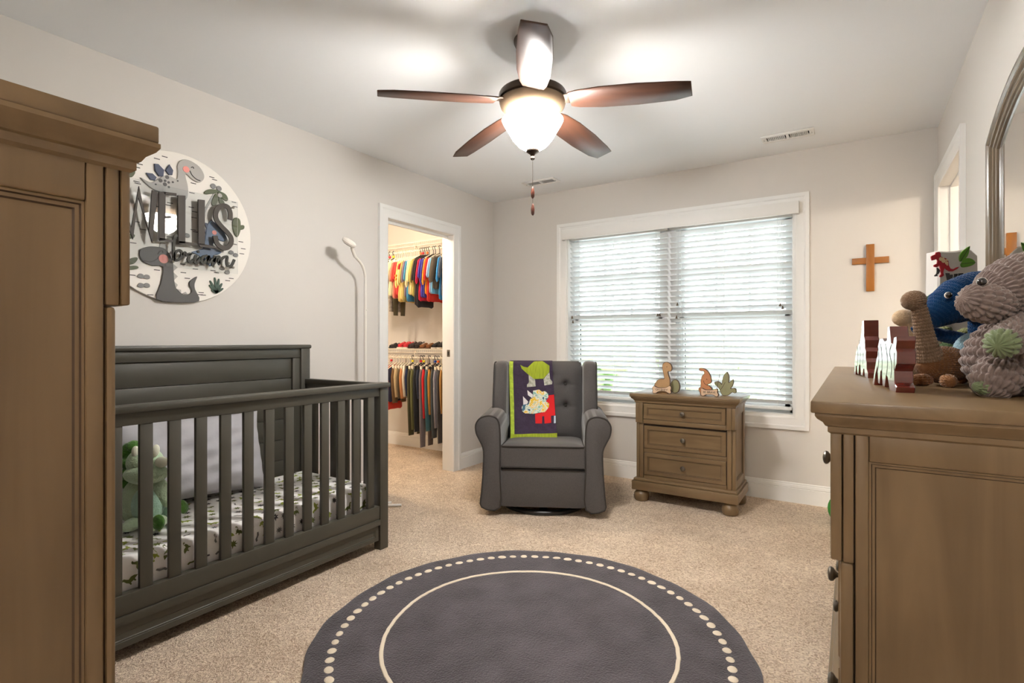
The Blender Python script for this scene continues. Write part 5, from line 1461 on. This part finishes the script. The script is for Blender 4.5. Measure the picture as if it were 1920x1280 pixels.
bodyc = soft('body', 266, 942, 0, 39, 41, 36, M_mint)
soft('belly', 276, 946, -.035, 29, 34, 24, M_belly)
soft('head', 272, 866, -.005, 31, 27, 28, M_mint)
soft('snout', 274, 888, -.030, 39, 19, 27, M_mint)
soft('nostril', 291, 845, -.04, 7, 12, 7, M_pale, 15); soft('nostril', 256, 849, -.04, 8, 13, 7, M_pale, -12); soft('brow', 303, 866, -.035, 11, 10, 10, M_pale)
soft('arm', 243, 930, -.02, 14, 34, 14, M_mint, 20); soft('arm', 303, 920, -.02, 14, 32, 14, M_mint, -24)
soft('leg', 250, 982, -.075, 18, 11.5, 24, M_mint, -18); soft('leg', 292, 980, -.085, 16, 12, 24, M_mint)
soft('sole', 297, 979, -.135, 11, 14, 6, M_moss); soft('leg', 318, 962, .02, 24, 15, 15, M_belly, -20); soft('sole', 343, 950, .0, 7, 13, 12, M_moss, -20)
for px0, py0, r_ in ((240, 838, 9), (250, 836, 12), (236, 850, 11), (238, 868, 12), (236, 888, 12), (236, 906, 11)):
    soft('mane_tuft', px0, py0, .03, r_, r_ * .9, r_, M_moss)

# ================================================================== CLOSET
M_wire = mat('white_coated_wire', hexc(236, 228, 212), .4)
def wire_shelf(label, z):
    t = thing('wire_shelf', label, 'shelf', (-1.15, -.15, z))
    X0, X1 = -1.03, 1.03
    for y, zz in ((-.155, 0), (-.155, -.034), (.10, 0), (0, 0)):
        MB().tube([(X0, y, zz), (X1, y, zz)], .0032, 6).build('rail', M_wire, t)
    m = MB(); n = 81
    for i in range(n):
        x = X0 + (X1 - X0) * i / (n - 1)
        m.tube([(x, .145, .002), (x, -.155, .002), (x, -.156, -.034)], .0016, 4)
    props(m.build('deck_wires', M_wire, t), kind='stuff')
    MB().tube([(X0, -.150, -.085), (X1, -.150, -.085)], .0085, 10).build('hanging_rod', M_wire, t)
    for x in (-.72, -.1, .42, .88):
        MB().tube([(x, -.155, -.03), (x, -.150, -.085)], .004, 6).build('rod_bracket', M_wire, t)
        MB().tube([(x, -.150, -.02), (x, .145, -.26)], .004, 6).build('shelf_brace', M_wire, t)
    return t
wire_shelf('upper white wire closet shelf with shirts hanging below', 2.090)
wire_shelf('lower white wire closet shelf carrying small shoes', 1.042)
M_hw = mat('white_hanger', hexc(236, 226, 206), .4); M_hk = mat('black_hanger', hexc(28, 26, 28), .4)
RINGS = {'y': mat('ring_yellow', hexc(236, 216, 30), .5), 'r': mat('ring_red', hexc(210, 40, 50), .5), 'b': mat('ring_blue', hexc(50, 90, 190), .5), 'o': mat('ring_orange', hexc(235, 110, 40), .5)}
FABM = {}
def fabric(c):
    if c not in FABM: FABM[c] = mat('cloth_%d' % len(FABM), hexc(*c), .9, noise_amt=.08, nscale=12, bump=.3, bscale=30, sheen=.1)
    return FABM[c]
def shirt_poly(w, l, sl):
    h = w / 2
    half = [(.040, -.088), (h * .55, -.105), (h * .98, -.130), (h * 1.22, -.130 - sl), (h * .98, -.145 - sl), (h * .80, -.205), (h * .82, -.10 - l * .6), (h * .88, -.10 - l), (h * .4, -.108 - l)]
    return [(-p[0], p[1]) for p in reversed(half)] + [(0, -.100)] + half
def pants_poly(w, l):
    h = w / 2
    half = [(h * .9, -.112), (h * 1.05, -.20), (h * 1.0, -.10 - l * .6), (h * .86, -.10 - l), (h * .22, -.10 - l), (h * .10, -.26)]
    return [(-p[0], p[1]) for p in reversed(half)] + half
def garment(x, z, kind, c, label, group, w=.27, l=.36, sl=.15, yaw=0, hc='w', ring=None, th=.014, stripes=None, cuff=None, yoke=None):
    t = thing('hanging_' + kind, label, 'clothing', (x, -.300, z), R(yaw), group)
    m = M_hw if hc == 'w' else M_hk
    hg = MB()
    hg.tube([(0, .012, -.004), (0, .016, .006), (0, .010, .0125), (0, 0, .0150), (0, -.010, .0115), (0, -.014, .002), (0, -.010, -.012), (0, 0, -.028), (0, 0, -.062)], .0030, 6)
    hw2 = w / 2 * .88
    hg.tube([(0, 0, -.060), (0, -hw2 * .5, -.088), (0, -hw2, -.122)], .0048, 6).tube([(0, 0, -.060), (0, hw2 * .5, -.088), (0, hw2, -.122)], .0048, 6)
    if kind in ('trousers', 'shorts'):
        hg.box(-.009, .009, -w * .42, -w * .34, -.135, -.085, .002).box(-.009, .009, w * .34, w * .42, -.135, -.085, .002)
    hang = hg.build('hanger', m, t)
    if ring: MB().lathe([(.004, -.052), (.013, -.050), (.013, -.032), (.004, -.030)], 12).build('size_ring', RINGS[ring], hang)
    F_ = Matrix(((0, 0, 1, 0), (1, 0, 0, 0), (0, 1, 0, 0), (0, 0, 0, 1)))
    pl = pants_poly(w, l) if kind in ('trousers', 'shorts') else shirt_poly(w, l, sl)
    pl = smooth_closed(pl, 2) if kind not in ('trousers', 'shorts') else pl
    body = MB().prism(pl, -th / 2, th / 2, F_, edge=th * .35).build('cloth', fabric(c), t, smooth=60)
    if stripes:
        for zz in stripes[1]:
            MB().box(-th / 2 - .001, th / 2 + .001, -w * .60, -w * .44, -zz, -zz + .020).build('sleeve_stripe', fabric(stripes[0]), t)
    if yoke:
        MB().prism(smooth_closed([(-w * .49, -.140), (-w * .25, -.108), (-.03, -.096), (-.03, -.17), (-w * .3, -.19), (-w * .56, -.20)], 2), -th / 2 - .0015, th / 2 + .0015, F_).build('yoke', fabric(yoke), t)
    return t
UZ, LZ = 2.0135, .9655
G1 = 'clothes on the upper closet rail'; G2 = 'clothes on the lower closet rail'
# leggings hanging lower, between the shirts
M_pat = mat('spotted_grey_cotton', hexc(196, 184, 168), .9, noise_amt=.3, nscale=45, col2=hexc(132, 122, 112))
FABM[(196, 184, 168)] = M_pat
upper = [('olive', 'shirt', (150, 140, 60), 'w', {}), ('mustard', 'shirt', (186, 168, 66), 'w', {}), ('dull yellow', 'shirt', (196, 182, 84), 'w', {}), ('yellow green', 'shirt', (190, 182, 92), 'k', {'ring': 'r'}), ('straw yellow', 'shirt', (206, 190, 104), 'w', {}), ('pale yellow', 'shirt', (222, 210, 132), 'k', {'ring': 'y'}), ('grey patterned', 'trousers', (196, 184, 168), 'w', {'w': .20, 'l': .50}), ('cream', 'shirt', (232, 220, 176), 'w', {}), ('drab olive', 'trousers', (84, 74, 48), 'w', {'w': .18, 'l': .54}), ('salmon', 'shirt', (206, 130, 108), 'w', {}),
         ('brick red', 'shirt', (190, 58, 52), 'w', {}), ('bright red', 'shirt', (212, 62, 56), 'w', {}), ('orange striped yellow', 'shirt', (226, 196, 116), 'w', {'stripes': ((200, 120, 40), (.27, .305)), 'l': .40, 'sl': .22}), ('red shouldered yellow', 'shirt', (230, 204, 132), 'w', {'yoke': (206, 48, 36), 'l': .38, 'sl': .2}), ('khaki', 'shirt', (176, 156, 92), 'w', {'l': .40}), ('dusty violet', 'shirt', (120, 104, 124), 'w', {}), ('teal blue', 'shirt', (62, 132, 170), 'w', {'l': .40}), ('ivory', 'shirt', (228, 212, 164), 'w', {'sl': .22}), ('buttermilk', 'shirt', (226, 206, 140), 'w', {}), ('golden olive', 'shirt', (176, 158, 80), 'k', {'ring': 'o'}), ('dark brown', 'shirt', (58, 46, 42), 'k', {'ring': 'r', 'l': .44}), ('black', 'shirt', (34, 32, 36), 'k', {'l': .46}), ('crimson', 'shirt', (206, 26, 60), 'k', {'ring': 'o', 'l': .40}), ('royal purple', 'shirt', (78, 62, 160), 'k', {'l': .37}), ('navy blue', 'shirt', (58, 60, 150), 'w', {'l': .37}), ('orange', 'shirt', (228, 142, 40), 'k', {'sl': .21}), ('scarlet', 'shirt', (206, 40, 30), 'k', {'l': .41}), ('lavender grey', 'shirt', (172, 178, 206), 'w', {}), ('sky blue', 'shirt', (112, 180, 214), 'k', {}), ('charcoal puffy', 'jacket', (74, 66, 56), 'w', {'th': .05, 'l': .30, 'sl': .20, 'w': .33}), ('azure', 'shirt', (62, 146, 212), 'w', {'l': .40}), ('slate', 'shirt', (80, 96, 120), 'w', {})]
xs = -1.150
names = [u[0] for u in upper]
for i, (cn, kd, c, hc, kw) in enumerate(upper):
    pv = names[i - 1] if i else None; nx = names[i + 1] if i + 1 < len(upper) else None
    if pv and nx: lb = '%s child %s on upper closet rail between %s and %s' % (cn, kd, pv, nx)
    else: lb = '%s child %s at the %s end of the upper closet rail' % (cn, kd, 'far left' if not pv else 'door')
    k2 = dict(w=.27, l=.35 + rnd.uniform(-.015, .02), sl=.17 + rnd.uniform(-.02, .03), yaw=rnd.uniform(-1, 1), hc=hc); k2.update(kw)
    if kd == 'jacket': xs += .018
    garment(xs, UZ, kd, c, lb, G1, **k2)
    xs += .0265 + (.020 if kd == 'jacket' else 0)
lower = [('steel blue', 'shirt', (96, 118, 150), 'w', {'l': .38}), ('vivid orange', 'shirt', (236, 84, 32), 'w', {'ring': 'r', 'l': .30, 'sl': .12}), ('red orange', 'shirt', (214, 52, 30), 'w', {'l': .42}), ('midnight blue', 'shirt', (38, 36, 58), 'w', {'l': .34}), ('brown', 'shorts', (112, 84, 52), 'w', {'l': .36}), ('cream tan', 'shorts', (206, 180, 136), 'w', {'l': .30}), ('dark khaki', 'shorts', (98, 84, 58), 'w', {'l': .31}), ('apricot', 'shorts', (200, 134, 82), 'w', {'l': .31}), ('off white', 'shorts', (220, 208, 186), 'w', {'l': .29}), ('denim blue', 'shorts', (38, 48, 78), 'k', {'ring': 'y', 'l': .28}), ('dark olive', 'trousers', (70, 66, 38), 'w', {'l': .66}), ('moss green', 'trousers', (100, 98, 54), 'w', {'l': .60}), ('jet black', 'trousers', (34, 34, 36), 'k', {'ring': 'r', 'l': .62}), ('navy', 'shorts', (34, 40, 56), 'k', {'ring': 'y', 'l': .30}), ('warm grey', 'trousers', (112, 104, 106), 'w', {'l': .76}), ('red', 'trousers', (206, 30, 34), 'k', {'l': .48}), ('teal', 'trousers', (62, 104, 110), 'w', {'l': .60}), ('ochre', 'trousers', (186, 130, 50), 'k', {'ring': 'b', 'l': .44}), ('dark slate', 'trousers', (62, 66, 66), 'k', {'ring': 'o', 'l': .66}), ('pale grey', 'trousers', (140, 136, 142), 'w', {'l': .56}), ('graphite', 'trousers', (74, 74, 80), 'w', {'l': .70}), ('camel', 'trousers', (190, 142, 78), 'w', {'l': .42}), ('ash blue', 'trousers', (104, 110, 126), 'w', {'l': .5})]
xs = -1.085
names = [u[0] for u in lower]
for i, (cn, kd, c, hc, kw) in enumerate(lower):
    pv = names[i - 1] if i else None; nx = names[i + 1] if i + 1 < len(lower) else None
    if pv and nx: lb = '%s child %s on the lower closet rail between %s and %s' % (cn, kd, pv, nx)
    else: lb = '%s child %s at the %s end of the lower closet rail' % (cn, kd, 'far left' if not pv else 'door')
    k2 = dict(w=.26 if kd == 'shirt' else .21, yaw=rnd.uniform(-2, 2), hc=hc, th=.018); k2.update(kw)
    garment(xs, LZ, kd, c, lb, G2, **k2)
    xs += .0365

# shoes on the lower shelf
M_rub = mat('white_rubber', hexc(222, 214, 204), .6)
def shoe(x, c, label, sole=None, low=False, rz=0):
    t = thing('shoe', label, 'shoe', (x, -.215, 1.0465), R(rz), 'small shoes on the lower closet shelf')
    so = smooth_closed([(-.022, .065), (-.026, .02), (-.022, -.02), (-.027, -.05), (-.018, -.075), (0, -.082), (.018, -.075), (.027, -.05), (.022, -.02), (.026, .02), (.022, .065), (0, .073)], 3)
    MB().prism(so, 0, .013, edge=.003).build('sole', M_rub if sole is None else fabric(sole), t)
    def up(u, v):
        y = .068 - .145 * v
        hw3 = .024 * (1 - .22 * math.exp(-((v - .45) / .2) ** 2)) * (1 - max(0, (v - .80) / .2) ** 2 * .75) * (1 - max(0, (.08 - v) / .08) ** 2 * .3)
        hh = (.058 if not low else .046) * (1 if v < .38 else 1 - (v - .38) / .62 * .56) - .012 * math.exp(-((v - .18) / .1) ** 2)
        a = PI * u
        return (hw3 * math.cos(a), y, .012 + hh * math.sin(a) ** .6)
    MB().grid(14, 20, up).build('upper', fabric(c), t, smooth=180)
    for k in range(3):
        yy = -.005 - .016 * k
        MB().tube([(-.013, yy, .056 - .007 * k), (0, yy - .002, .061 - .007 * k), (.013, yy, .056 - .007 * k)], .002, 5).build('lace', M_rub, t)
    return t
for x, c, lb, so_, lo in ((-1.085, (50, 46, 44), 'dark low shoe at the far left of the lower closet shelf', (40, 38, 36), True),
                          (-.965, (190, 36, 44), 'red sneaker with white sole, left one of its pair', None, False), (-.893, (192, 40, 48), 'red sneaker with white sole, right one beside the dark boots', None, False),
                          (-.812, (54, 40, 36), 'dark brown boot next to the red sneakers', (44, 30, 26), False), (-.742, (48, 38, 36), 'dark brown boot next to the tan brown shoes', (44, 30, 26), False),
                          (-.668, (122, 74, 36), 'tan brown shoe beside the dark boots', (90, 56, 30), True), (-.590, (126, 78, 38), 'tan brown shoe beside the black sneakers', (90, 56, 30), True),
                          (-.508, (42, 38, 40), 'black sneaker with white sole beside the tan shoes', None, False), (-.438, (44, 40, 42), 'black sneaker with white sole nearest the door jamb', None, False)):
    shoe(x, c, lb, so_, lo, rnd.uniform(-6, 6))

# green toy on the floor past the dresser
gp = thing('plush_frog', 'green plush toy mostly hidden past the far end of the dresser', 'plush toy', (2.845, -.36, 0))
M_gp = mat('bright_green_plush', hexc(66, 150, 60), .95, noise_amt=.15, nscale=25, bump=.6, bscale=140)
MB().ell((0, 0, .095), (.085, .08, .095), seg=20, rings=12).build('body', M_gp, gp)
MB().ell((0, -.01, .205), (.062, .058, .048), seg=20, rings=12).build('head', M_gp, gp)
for sx in (-1, 1): MB().ell((sx * .045, -.02, .245), (.018, .018, .018), seg=12, rings=8).build('eye', M_eyew, gp)
